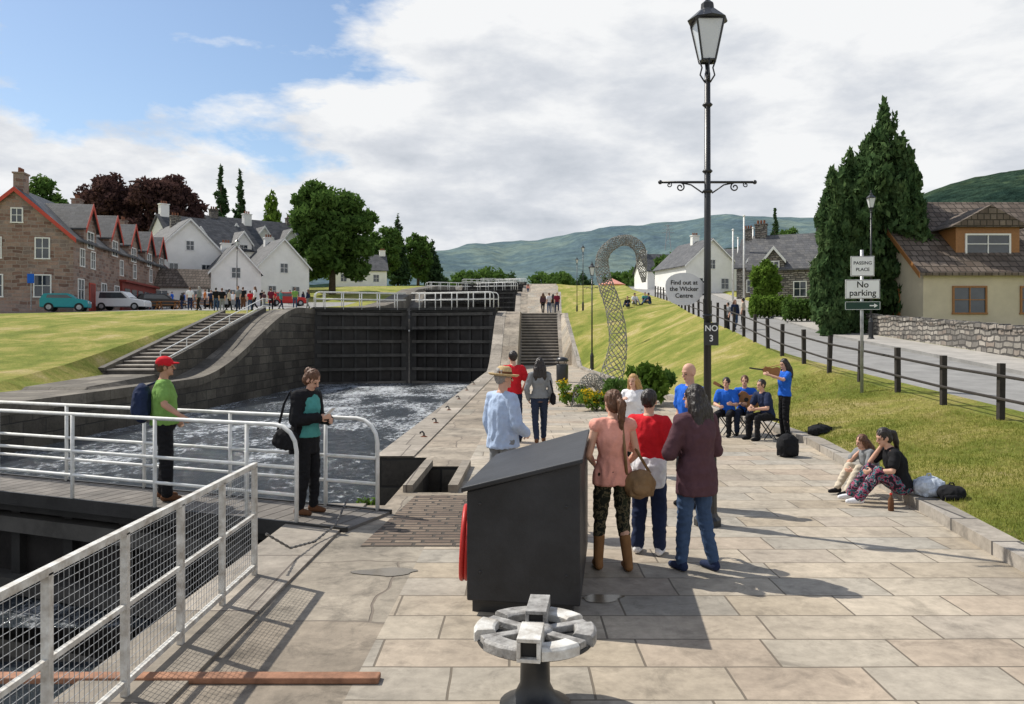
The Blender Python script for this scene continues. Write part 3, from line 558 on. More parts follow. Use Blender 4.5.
# grass blades
n=90000; y=5+17*rng.random(n)**1.2; t=rng.random(n)**1.1
k=np.interp(y,[-30,4,7.6,15.1,18,28],[3.2,4.2,4.56,5.6,5.6,4.8])+.28; f=np.interp(y,[-30,16,25],[9,8.6,8.5]); zf=np.interp(y,[-30,8,16,21.6,25],[0,.3,.68,1.07,1.4])
x=k+t*(f-k); zg=.13+(zf-.13)*np.interp(t,TL,[q**.85 for q in TL])-.005
h=.02+.045*rng.random(n)**2; a=rng.random(n)*6.28; w=.004+.004*rng.random(n); lx=(rng.random(n)-.5)*.05; ly=(rng.random(n)-.5)*.05
v=np.empty((n,3,3)); v[:,0]=np.c_[x-w*np.cos(a),y-w*np.sin(a),zg]; v[:,1]=np.c_[x+w*np.cos(a),y+w*np.sin(a),zg]; v[:,2]=np.c_[x+lx,y+ly,zg+h]
me=bpy.data.meshes.new('grass'); me.from_pydata(v.reshape(-1,3).tolist(),[],np.arange(n*3).reshape(-1,3).tolist()); me.materials.append(leafmat('grass_blade',(.13,.17,.03),(.26,.27,.06),(.5,.42,.18),.8)); o=bpy.data.objects.new('grass',me); COL.objects.link(o); tag(o,'short grass on the bank beside the path','grass',kind='stuff')
# ------------------------------------------------------------ water
def watermat(name,foam_glint,fa=.07):
    m,nt,b=mk(name,.08,0,.8); p=pos(nt)
    mp=N(nt,'ShaderNodeMapping'); mp.inputs['Scale'].default_value=(1,.5,1); nt.links.new(p,mp.inputs['Vector'])
    w=noise(nt,mp.outputs[0],3.6,8,.65,.5); f=noise(nt,mp.outputs[0],5.5,8,.75,.5); f2=noise(nt,mp.outputs[0],.45,3,.5,.3)
    sp=N(nt,'ShaderNodeSeparateXYZ'); nt.links.new(p,sp.inputs[0])
    yr=N(nt,'ShaderNodeMapRange'); yr.inputs[1].default_value=16; yr.inputs[2].default_value=56; yr.inputs[3].default_value=0; yr.inputs[4].default_value=fa; nt.links.new(sp.outputs[1],yr.inputs[0])
    ff=ramp(nt,math_(nt,'ADD',math_(nt,'ADD',math_(nt,'MULTIPLY',f,.6),math_(nt,'MULTIPLY',f2,.4)),yr.outputs[0]),[(foam_glint,0),(foam_glint+.12,1)])
    nt.links.new(mixc(nt,ff,(.045,.056,.066),(.6,.63,.66)),b.inputs['Base Color']); bump(nt,b,w,1,.28)  # pale flecks: foam plus sky reflections painted into the base colour
    rr=ramp(nt,ff,[(0,.07),(1,.45)]); nt.links.new(rr,b.inputs['Roughness']); return m
MW=watermat('canal_water',.52); MW2=watermat('still_canal_water',.8)
def water(y0,y1,z,mt):
    m=MB(); ys=np.linspace(y0,y1,6)
    for a,b in zip(ys,ys[1:]): m.quad((-15.2+.03*a,a,z),(-2.7+.03*a,a,z),(-2.7+.03*b,b,z),(-15.2+.03*b,b,z))
    if y0<10<y1: m.quad((-2.7+.03*9.8,9.8,z),(-1.85+.03*9.8,9.8,z),(-1.85+.03*13.6,13.6,z),(-2.7+.03*13.6,13.6,z))
    tag(m.build('water',mt),None,kind='structure')
water(-30,9.4,-1.75,MW2); water(9.4,56,-1.35,MW); water(56,111,2.4,MW); water(111,166,6.6,MW); water(166,230,10.8,MW)
# ------------------------------------------------------------ lock walls
def lockwall(side,label):
    ys=[y for y in rows if y<=230]; e=-2.7 if side=='R' else -15.2; zt=zA if side=='R' else zLw; org=V(e,10,0)
    r=thing('lock_wall',label,'wall',org); m=MB(); pl=[]
    for y in ys:
        if side=='R' and 9.8<=y<=13.6:
            if y==9.8: pl+=[(e,y),(-1.85,y)]
            elif y==13.6: pl+=[(-1.85,y),(e,y)]
            else: pl.append((-1.85,y))
        else: pl.append((e,y))
    for (u0,y0),(u1,y1) in zip(pl,pl[1:]):
        a=(u0+.03*y0,y0);b=(u1+.03*y1,y1); m.quad((a[0],a[1],-6),(b[0],b[1],-6),(b[0],b[1],zt(y1)),(a[0],a[1],zt(y0)))
    m.build('wall_face',MT['lockstone'],r,org=org)
    m=MB(); dx=.62 if side=='R' else -.5
    for y0,y1 in zip(ys,ys[1:]):
        if side=='R' and 9.8<=y0<13.6: continue
        h=.025 if side=='R' else .12; s_=-.04 if side=='R' else .04; A=[(e+s_+.03*y0,y0,zt(y0)+h),(e+dx+.03*y0,y0,zt(y0)+h),(e+dx+.03*y1,y1,zt(y1)+h),(e+s_+.03*y1,y1,zt(y1)+h)]
        m.quad(*A); m.quad((A[0][0],y0,A[0][2]-.35),A[0],A[3],(A[3][0],y1,A[3][2]-.35)); m.quad(A[1],(A[1][0],y0,A[1][2]-.2),(A[2][0],y1,A[2][2]-.2),A[2])
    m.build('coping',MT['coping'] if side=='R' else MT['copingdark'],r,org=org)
    if side=='R':
        m=MB()
        P=[(u+.03*y,y) for u,y in [(-1.7,10.6),(-1.1,10.6),(-1.1,12.7),(-1.7,12.7)]]
        for i in range(4):
            p,q=P[i],P[(i+1)%4]; m.quad((p[0],p[1],-2),(q[0],q[1],-2),(q[0],q[1],0),(p[0],p[1],0))
        m.quad(*[(p[0],p[1],-1.2) for p in P]); m.build('chamber_lining',MT['lockstone'],r,org=org)
        for p,q in ((P[0],P[3]),(P[1],P[2])): m=MB(); m.bar((p[0],p[1],.05),(q[0],q[1],.05),.13,.1); m.build('chamber_kerb',MT['coping'],r,org=org)
lockwall('R','right-hand stone lock wall with coping running to the steps'); lockwall('L','tall dark left-hand stone lock wall sweeping up to the gates')
m=MB(); m.quad((-1.5,7.9,.005),(-.42,7.9,.005),(-.4,10.4,.005),(-1.25,10.4,.005)); tag(m.build('path',brick('ribbed_setts',[(.14,.1,.075),(.2,.15,.11),(.25,.19,.14)],(.06,.05,.04),.3,.11,.02,.9,floor=True)),None,kind='structure')
def puddle(cx,cy,rx,ry,seed):
    rr=random.Random(seed); m=MB(); n=24; ph=[rr.uniform(0,6) for _ in range(3)]
    vs=[(cx,cy,.006)]+[(cx+rx*math.cos(a)*(1+.22*math.sin(2*a+ph[0])+.15*math.sin(5*a+ph[1])),cy+ry*math.sin(a)*(1+.2*math.sin(3*a+ph[2])),.006) for a in [i*2*math.pi/n for i in range(n)]]
    m.add(vs,[(0,1+i,1+(i+1)%n) for i in range(n)]); tag(m.build('puddle',mat('puddle_water',(.15,.125,.09),.2,.2,5,.15,6,spec=.35)),None,kind='structure')
puddle(-1.12,7.05,.24,.12,1); puddle(.72,6.35,.17,.1,2)
m=MB(); m.bar((-3.2,4.84,.02),(-.8,4.84,.02),.1,.04); tag(m.build('timber_baulk',mat('rusty_timber',(.3,.15,.09),.8,.35,9,.5),bevel=.01,org=(-2,4.84,0)),'rust-coloured low beam lying across the bottom left of the paving','beam')
# steps
def steps(label,u0,u1,y0,y1,z0,z1,n,walls,rail=(),wm='coping'):
    org=V((u0+u1)/2+.03*y0,y0,z0); r=thing('stone_steps',label,'steps',org)
    m=MB(); e=MB()
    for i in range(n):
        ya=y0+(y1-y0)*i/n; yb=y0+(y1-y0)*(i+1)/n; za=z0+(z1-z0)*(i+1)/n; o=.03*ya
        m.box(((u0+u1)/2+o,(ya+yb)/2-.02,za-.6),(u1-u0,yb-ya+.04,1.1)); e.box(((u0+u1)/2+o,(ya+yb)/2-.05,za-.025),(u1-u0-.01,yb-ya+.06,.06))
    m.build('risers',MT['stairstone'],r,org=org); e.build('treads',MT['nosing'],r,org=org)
    for u,h in walls:
        m=MB(); a=V(u+.03*y0,y0-.3,z0);b=V(u+.03*y1,y1+.2,z1); m.prism([(a.x-.14,a.y,z0-1.2),(a.x-.14,a.y,z0+h),(b.x-.14,b.y,z1+h),(b.x-.14,b.y,z1-1.2)],(.28,0,0)); m.build('side_wall',MT[wm],r,org=org)
    for u in rail:
        m=MB()
        for hh in (.95,.5): m.tube([(u+.03*y0,y0,z0+hh),(u+.03*y1,y1,z1+hh),(u+.03*y1+.0,y1+1.6,z1+hh)],.028,8)
        for k in range(6):
            t=k/5; yy=y0+(y1-y0)*t; zz=z0+(z1-z0)*t; m.tube([(u+.03*yy,yy,zz),(u+.03*yy,yy,zz+.95)],.028,8)
        m.build('handrail',MT['white'],r,org=org)
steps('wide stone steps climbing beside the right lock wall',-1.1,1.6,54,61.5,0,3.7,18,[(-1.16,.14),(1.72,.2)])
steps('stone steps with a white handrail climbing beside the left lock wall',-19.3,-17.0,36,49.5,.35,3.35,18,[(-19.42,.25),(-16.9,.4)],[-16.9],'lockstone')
# ------------------------------------------------------------ railings and gates
def railing(name,mt,parent,org,A,B,h=1.1,mids=(.62,),posts=4,r_=.025,curveA=False,curveB=False):
    A=Vector(A);B=Vector(B);d=(B-A).normalized(); up=V(0,0,1); m=MB(); c=.28
    top=[]
    if curveA: top+=[A+up*0,A+up*(h-c)]+[A+up*(h-c)+up*c*math.sin(t)+d*c*(1-math.cos(t)) for t in (.4,.8,1.2,1.57)]
    else: top+=[A+up*h]
    if curveB: top+=[B+up*(h-c)+up*c*math.sin(t)-d*c*(1-math.cos(t)) for t in (1.57,1.2,.8,.4)]+[B+up*(h-c),B]
    else: top+=[B+up*h]
    m.tube(top,r_,8)
    for z in mids: m.tube([A+up*z,B+up*z],r_*.85,8)
    for k in range(posts):
        t=(k+.5)/posts if (curveA or curveB) else k/(posts-1); p=A+(B-A)*t; m.tube([p-up*.12,p+up*h],r_,8)
    return m.build(name,mt,parent,True,org=org)
def lock_gate(label,P0,P1,ztop,zbot,near=False,group=None):
    P0=V(P0[0],P0[1],0);P1=V(P1[0],P1[1],0); d=P1-P0; L=d.length; d.normalize(); n=V(d.y,-d.x,0)
    if n.y>0:n=-n
    org=V(P0.x,P0.y,zbot); r=thing('lock_gate',label,'lock gate',org,0,group); Z=V(0,0,1)
    def pt(s,o,z): return P0+d*s+n*o+Z*z
    hh=ztop-zbot
    m=MB(); m.bar(pt(0,0,zbot+hh/2),pt(L,0,zbot+hh/2),.16,hh-.1); m.build('planking',MT['darkwood'],r,org=org)
    nz=7 if hh>4 else 4
    for i in range(nz): z=zbot+.2+i*(hh-.6)/(nz-1); m=MB(); m.bar(pt(.1,.16,z),pt(L-.1,.16,z),.42,.2); m.build('cross_beam',MT['beamgrey'],r,org=org)
    for k in range(8):
        s=.15+k*(L-.3)/7; w=.32 if k in (0,7) else .1; m=MB(); m.bar(pt(s,.13,zbot),pt(s,.13,ztop-.15),w,.5 if k in (0,7) else .16,up=d); m.build('rib' if k not in (0,7) else 'heel_post',MT['gateblack'],r,org=org)
    m=MB(); m.bar(pt(-.1,.05,ztop-.12),pt(L,.05,ztop-.12),.5,.24); m.build('top_beam',MT['gateblack'],r,org=org)
    wd=.9; m=MB(); nb=int((L+.7)/.2)
    s0=-.4 if near else -.2
    for k in range(nb):
        s=s0+k*.2
        if s>L: break
        m.bar(pt(s+.1,-wd/2,ztop+.015),pt(s+.1,wd/2,ztop+.015),.185,.035)
    m.build('walkway',MT['deck'],r,org=org)
    for o in (-wd/2-.01,wd/2+.01): m=MB(); m.bar(pt(s0,o,ztop-.03),pt(L,o,ztop-.03),.04,.16); m.build('fascia',MT['gateblack'],r,org=org)
    for o,sA in ((wd/2,.25 if near else 0),(-wd/2,-.22 if near else 0)):
        railing('railing',MT['white'],r,org,pt(sA,o,ztop+.02),pt(L-.1,o,ztop+.02),1.08,(.62,.32) if near else (.6,),5,.024 if near else .035,curveA=True)
    return r
lock_gate('near right leaf of the lower gates with white rails, two people on its walkway',(-1.95,9.05),(-8.55,11.7),0.0,-5.5,True)
lock_gate('near left leaf of the lower gates, at the left edge of the photo',(-15.2,9.05),(-8.7,11.75),0.0,-5.5,True)
lock_gate('right leaf of the tall black upper gates at the end of the chamber',(-1.1,55.2),(-7.1,57.4),3.9,-2.5)
lock_gate('left leaf of the tall black upper gates at the end of the chamber',(-13.6,55.2),(-7.6,57.4),3.9,-2.5)
for i,(yy,zt,nm) in enumerate(((111,8.2,'second'),(166,12.4,'third'),(221,16.4,'topmost'))):
    o=.03*yy
    lock_gate(f'right leaf of the {nm} distant gates up the flight',(-2.7+o,yy),(-8.7+o,yy+2.2),zt,zt-4.6); lock_gate(f'left leaf of the {nm} distant gates up the flight',(-15.2+o,yy),(-9.1+o,yy+2.2),zt,zt-4.6)
# near mesh railing
org=V(-2.22,5,0); r=thing('mesh_railing','chipped white metal railing with wire mesh at the bottom left','railing',org); ys=[6.9-.77*i for i in range(7)]
for y in ys: m=MB(); m.bar((-2.22,y,-.1),(-2.22,y,.96),.04); m.build('post',MT['rustwhite'],r,org=org)
for z,w in ((.97,.04),(.54,.028),(.1,.034)): m=MB(); m.bar((-2.22,ys[-1],z),(-2.22,ys[0]+.02,z),w,w); m.build('rail',MT['rustwhite'],r,org=org)
m=MB(); y=ys[-1]
while y<ys[0]: m.bar((-2.245,y,.1),(-2.245,y,.96),.0025); y+=.048
z=.1
while z<.96: m.bar((-2.245,ys[-1],z),(-2.245,ys[0],z),.0025); z+=.048
m.build('wire_mesh',MT['steel'],r,org=org)
m=MB(); pts=[V(-2.15,7.0,.35),V(-2.05,7.4,.12),V(-1.95,7.9,.05),V(-1.85,8.4,.1),V(-1.8,8.8,.3)]
for a,b in zip(pts,pts[1:]):
    k=int((b-a).length/.045)
    for i in range(k):
        p=a.lerp(b,i/k); q=a.lerp(b,(i+.8)/k); m.tube([p,q],.009 if i%2 else .013,5)
tag(m.build('chain',MT['rustrib'],org=(-1.95,7.9,0)),'sagging steel chain between the mesh railing and the gate walkway','chain')
for i,(px,py) in enumerate(((436,424),(449,411),(459,400),(467,391),(474,385),(424,438))):
    Y=CH*F/(py-HZ); x=(px-512)/F*Y; r=thing('mooring_hook','small dark iron mooring hook on the right lock coping','hook',(x,Y,.0),0,'mooring hooks along the right coping')
    m=MB(); m.lathe([(.07,0),(.07,.03),(.03,.05)],n=12); m.build('foot_plate',MT['rust'],r); m=MB(); m.tube([(0,0,.03),(0,0,.09),(-.03,0,.13),(-.07,0,.12),(-.08,0,.09)],.018,8); m.build('hook',MT['black'],r,True)
# ------------------------------------------------------------ cabinet
org=V(0.1,6.8,0); r=thing('machinery_cabinet','large black metal cabinet with sloping lid in the middle foreground','cabinet',org)
B=[(-.34,6.0),(.5,5.86),(.72,7.6),(-.11,7.6)]; zt=[.95,1.19,1.19,.95]
BF=[(3,2,1,0),(4,5,6,7),(0,1,5,4),(1,2,6,5),(2,3,7,6),(3,0,4,7)]
m=MB(); m.add([(x,y,.1) for x,y in B]+[(x,y,z-.03) for (x,y),z in zip(B,zt)],BF); m.build('casing',MT['blackbox'],r,org=org,bevel=.012)
C2=[(-.38,5.955),(.515,5.81),(.74,7.64),(-.15,7.64)]
m=MB(); m.add([(x,y,z-.032) for (x,y),z in zip(C2,zt)]+[(x,y,z+.004) for (x,y),z in zip(C2,zt)],BF); m.build('lid',MT['blackbox'],r,org=org,bevel=.008)
I=[(-.3,6.06),(.45,5.93),(.66,7.5),(-.06,7.5)]; m=MB(); m.add([(x,y,-.01) for x,y in I]+[(x,y,.12) for x,y in I],BF); m.build('plinth',MT['black'],r,org=org)
for t in (.12,.88):
    for h in (.2,.8):
        m=MB(); x=-.34+.84*t; y=6.0-.14*t-.003; m.ell((x,y,.15+h*.85),(.011,.006,.011)); m.build('bolt',MT['black'],r,org=org)
m=MB(); m.bar((-.36,6.35,.62),(-.25,6.35,.62),.03); m.build('hose_bracket',MT['black'],r,org=org)
m=MB(); pts=[V(-.38+.015*math.sin(a),6.35+.27*math.cos(a),.45+.28*math.sin(a)) for a in [i*2*math.pi/28 for i in range(29)]]
m.tube(pts,.02,8,False); m.tube([p+V(.035,0,0) for p in pts],.018,8,False); tag(m.build('coiled_hose',MT['red'],smooth=True,org=(-.4,6.35,.45)),'coiled red hose hung on the left side of the black cabinet','hose')
# capstan: worn segmented head with two square bar sockets
cx,cy=.13,4.5; r=thing('capstan','low worn cast iron capstan head with square bar sockets at the bottom centre','capstan',(cx,cy,0)); zc=.4
m=MB(); m.lathe([(.2,0),(.2,.03),(.12,.07),(.085,.14),(.08,zc-.05),(.12,zc-.01)],n=24); m.build('pedestal',MT['black'],r,True)
m=MB(); m.lathe([(.01,zc-.015),(.325,zc-.015),(.33,zc-.005),(.325,zc+.006),(.01,zc+.008)],n=48); m.build('dish',MT['gateblack'],r)
for k in range(6):
    a0=R(-97+60*k+11); a1=R(-97+60*k+49); m=MB(); vs=[];n=9
    for i in range(n):
        a=a0+(a1-a0)*i/(n-1)
        for rr_,z in ((.225,zc+.008),(.345,zc-.005),(.345,zc+.045),(.33,zc+.06),(.24,zc+.058),(.225,zc+.048)): vs.append((rr_*math.cos(a),rr_*math.sin(a),z))
    fs=[(i*6+j,(i+1)*6+j,(i+1)*6+(j+1)%6,i*6+(j+1)%6) for i in range(n-1) for j in range(6)]+[(0,1,2,3,4,5),tuple((n-1)*6+j for j in (5,4,3,2,1,0))]
    m.add(vs,fs); m.build('rim_segment',MT['castgrey'] if k%2 else MT['rustwhite'],r,bevel=.003)
for k in (1,2,4,5):
    a=R(-97)+k*math.pi/3; d=V(math.cos(a),math.sin(a),0); m=MB(); m.bar(d*.07+V(0,0,zc+.025),d*.32+V(0,0,zc+.025),.06,.04); m.build('spoke',MT['castgrey'],r,bevel=.006)
for nm,a,r0,r1,w,zz in (('front',-97,.12,.375,.052,zc+.062),('rear',83,.04,.34,.05,zc+.066)):
    a=R(a); d=V(math.cos(a),math.sin(a),0); t=V(-d.y,d.x,0); m=MB()
    for v_ in (w,-w): m.bar(d*r0+V(0,0,zz+v_),d*r1+V(0,0,zz+v_),2*w+.02,.02)
    for q in (-1,1): m.bar(d*r0+t*w*q+V(0,0,zz),d*r1+t*w*q+V(0,0,zz),.02,2*w-.022)
    o=m.build('bar_socket',MT['rustwhite'] if nm=='front' else MT['castgrey'],r,bevel=.003); m=MB(); m.bar(d*(r0+.01)+V(0,0,zz),d*(r1-.03)+V(0,0,zz),2*w-.024,2*w-.024); m.build('socket_hole_shade',MT['ink'],o)  # black block inside each socket paints the shade of its hollow
m=MB(); m.lathe([(.1,zc+.0),(.1,zc+.05),(.075,zc+.065),(.02,zc+.07)],n=24); m.build('hub',MT['castgrey'],r,True)
# ------------------------------------------------------------ wicker serpent & bed
org=at(612,404,24); org.z=0; r=thing('wicker_sculpture','tall slim serpent sculpture of open woven wire arching over the flower bed','sculpture',org)
WR=r; WO=org
def lattice(path,rads,name,nh=11,turns=6,wr=.009):
    P=[Vector(p) for p in path]; out=[];rr=[]
    for i in range(len(P)-1):
        p0,p1,p2,p3=P[max(i-1,0)],P[i],P[i+1],P[min(i+2,len(P)-1)]
        for k in range(9):
            t=k/9; out.append(.5*((2*p1)+(p2-p0)*t+(2*p0-5*p1+4*p2-p3)*t*t+(3*p1-p0-3*p2+p3)*t**3)); rr.append(rads[i]+(rads[i+1]-rads[i])*t)
    out.append(P[-1]); rr.append(rads[-1]); n=len(out); fr=[]; u=V(0,1,0)
    for i in range(n):
        t=(out[min(i+1,n-1)]-out[max(i-1,0)]).normalized(); u=(u-t*u.dot(t)).normalized(); fr.append((u.copy(),t.cross(u)))
    m=MB()
    for sg in (-1,1):
        for h in range(nh):
            pts=[]
            for i in range(n):
                a=2*math.pi*(h/nh+sg*turns*i/n)+random.uniform(-.08,.08); pts.append(out[i]+(fr[i][0]*math.cos(a)+fr[i][1]*math.sin(a))*rr[i]*random.uniform(.93,1.06))
            m.tube(pts,wr,4)
    for i in range(0,n,3):
        m.tube([out[i]+(fr[i][0]*math.cos(a)+fr[i][1]*math.sin(a))*rr[i] for a in [k*2*math.pi/12 for k in range(13)]],wr,4,False)
    return m.build(name,MT['wicker'],WR,org=WO)
def wp(px,py,y=24): return at(px,py,y)
lattice([wp(604,412),wp(611,380),wp(618,345),wp(614,310),wp(605,282),wp(602,260),wp(610,246),wp(626,240),wp(639,248),wp(642,266),wp(644,282)],[.42,.36,.27,.25,.22,.19,.17,.16,.17,.15,.05],'neck')
lattice([wp(574,415,23),wp(580,392,23.3),wp(591,380,23.6),wp(601,388,23.8),wp(606,415,24)],[.12,.17,.2,.18,.14],'body_hump',8,3)
def leaves(name,mt,parent,cl,n,size,org=(0,0,0),vert=0.):
    cl=np.array(cl,float); w=cl[:,3]*cl[:,4]*cl[:,5]; idx=rng.choice(len(cl),n,p=(w**.8)/(w**.8).sum()); c=cl[idx]
    d=rng.normal(size=(n,3)); d/=np.linalg.norm(d,axis=1)[:,None]; rad=rng.random(n)**.45
    p=c[:,:3]+d*rad[:,None]*c[:,3:6]-np.array(org)
    a=rng.normal(size=(n,3)); a[:,2]=a[:,2]*(1+vert*2)+vert*1.5; a/=np.linalg.norm(a,axis=1)[:,None]
    b=np.cross(a,d+rng.normal(size=(n,3))*.5); b/=np.linalg.norm(b,axis=1)[:,None]+1e-9
    s=size*(.5+rng.random(n))[:,None]; v=np.stack([p-a*s,p+b*s*.45,p+a*s,p-b*s*.45],1)
    me=bpy.data.meshes.new(name); me.from_pydata(v.reshape(-1,3).tolist(),[],np.arange(4*n).reshape(-1,4).tolist()); me.materials.append(mt)
    o=bpy.data.objects.new(name,me); COL.objects.link(o)
    if parent:o.parent=parent
    return o
def shrub(name,label,x,y,z,w,h,mt,n=900,sz=.07,flower=None,cat='plant'):
    r=thing(name,label,cat,(x,y,z)); m=MB()
    for k in range(5):
        a=k*1.26; m.tube([(0,0,-.05),(math.cos(a)*w*.2,math.sin(a)*w*.2,h*.5),(math.cos(a)*w*.35,math.sin(a)*w*.35,h*.85)],[.015,.01,.005],5)
    m.build('stems',MT['bark'],r)
    cl=[(random.uniform(-.35,.35)*w,random.uniform(-.35,.35)*w,random.uniform(.25,.85)*h,.22*w,.22*w,.2*h) for _ in range(12)]
    leaves('foliage',mt,r,cl,n,sz,vert=.3)
    if flower: leaves('blossom',flower,r,[(c[0],c[1],c[2]+.06,c[3],c[4],c[5]) for c in cl[:7]],260,.05)
shrub('flowering_plant','yellow-flowered bedding plant near the litter bin, left end of the bed',1.75,23.5,0,.9,.7,MT['leafD'],900,.06,MT['yellow'])
shrub('flowering_plant','low yellow-flowered plant in front of the woven serpent hump',2.3,22,0,1.1,.55,MT['leafD'],1000,.06,MT['yellow'])
shrub('shrub','dark green leafy shrub at the foot of the woven serpent neck',3.2,22.6,0,1.3,.95,MT['leafA'],1500,.07)
shrub('shrub','spiky green fern-like plant right of the woven serpent neck',3.95,23.5,.05,1.2,1.3,MT['leafD'],900,.12)
shrub('shrub','tall thin-leaved plant at the right end of the flower bed',4.5,24.5,.1,1.0,1.0,MT['leafA'],800,.1)
shrub('weed','small weed growing in the gate recess',-1.9,10.4,-.35,.3,.35,MT['leafD'],200,.04)
r=thing('litter_bin','black litter bin with domed lid beside the path near the steps','bin',(2.2,35,0)); m=MB(); m.lathe([(.24,0),(.26,.04),(.26,.75),(.24,.78)],n=16); m.build('bin_body',MT['black'],r,True); m=MB(); m.lathe([(.27,.9),(.29,.93),(.22,1.05),(.05,1.1)],n=16); m.build('lid',MT['black'],r,True)
for k in range(4): m=MB(); a=k*math.pi/2+.7; m.bar((.23*math.cos(a),.23*math.sin(a),.75),(.25*math.cos(a),.25*math.sin(a),.93),.03); m.build('lid_support',MT['black'],r)
# ------------------------------------------------------------ fence right
org=V(8.6,16,gz(8.6,16)); r=thing('post_and_rail_fence','dark timber post and rail fence between the grass bank and the road','fence',org); yy=[]; y=6.7
while y<75: yy.append(y); y+=1.85 if y<45 else 2.6
ptp=[]
for y in yy:
    x=F_(y); z=zF(y); m=MB(); m.box((x,y,z+.42),(.1,.1,1.15),Matrix.Rotation(random.uniform(-.04,.04),3,'Y')); m.build('post',MT['wood'],r,org=org); ptp.append(V(x-.01,y,z))
for h in (.78,.38):
    m=MB()
    for a,b in zip(ptp,ptp[1:]): m.tube([a+V(-.06,0,h),b+V(-.06,0,h)],.028,6)
    m.build('rail',MT['wood'],r,org=org)
org=V(16,27,zR(27)); r=thing('stone_wall','low rubble stone garden wall on the far side of the road','wall',org); m=MB(); c=MB(); Y=[17+2*i for i in range(15)]
for a,b in zip(Y,Y[1:]):
    A=V(Wl(a),a,zR(a)); B_=V(Wl(b),b,zR(b))
    m.add([A+V(-.0,0,-.1),A+V(.4,0,-.1),A+V(.36,0,.95),A+V(.04,0,.95),B_+V(-.0,0,-.1),B_+V(.4,0,-.1),B_+V(.36,0,.95),B_+V(.04,0,.95)],[(0,1,2,3),(7,6,5,4),(0,3,7,4),(1,5,6,2),(3,2,6,7)])
    for k in range(7):
        t=(k+.5)/7; p=A.lerp(B_,t); c.box(p+V(.2,0,1.02+random.uniform(-.02,.03)),(.42,.24,.17),Matrix.Rotation(random.uniform(-.1,.1),3,'X'))
m.build('wall_body',MT['rubblewall'],r,org=org); c.build('cope_stones',MT['rubblewall'],r,org=org,bevel=.02)
for (px0,px1,Y,h,lab) in ((752,790,58,1.7,'clipped green hedge beyond the road, left section'),(786,832,52,1.5,'clipped green hedge beyond the road, right section')):
    a=(px0-512)/F*Y; b=(px1-512)/F*Y; z=gz((a+b)/2,Y); r=thing('hedge',lab,'hedge',((a+b)/2,Y,z)); cl=[(-(b-a)/2+(b-a)*i/9,0,h*.5,(b-a)/14,.6,h*.5) for i in range(10)]; leaves('foliage',MT['leafD'] if px0<760 else MT['leafA'],r,cl,5000,.12)
    m=MB(); [m.tube([(c[0],0,0),(c[0],0,h*.6)],.04,5) for c in cl]; m.build('stems',MT['bark'],r)
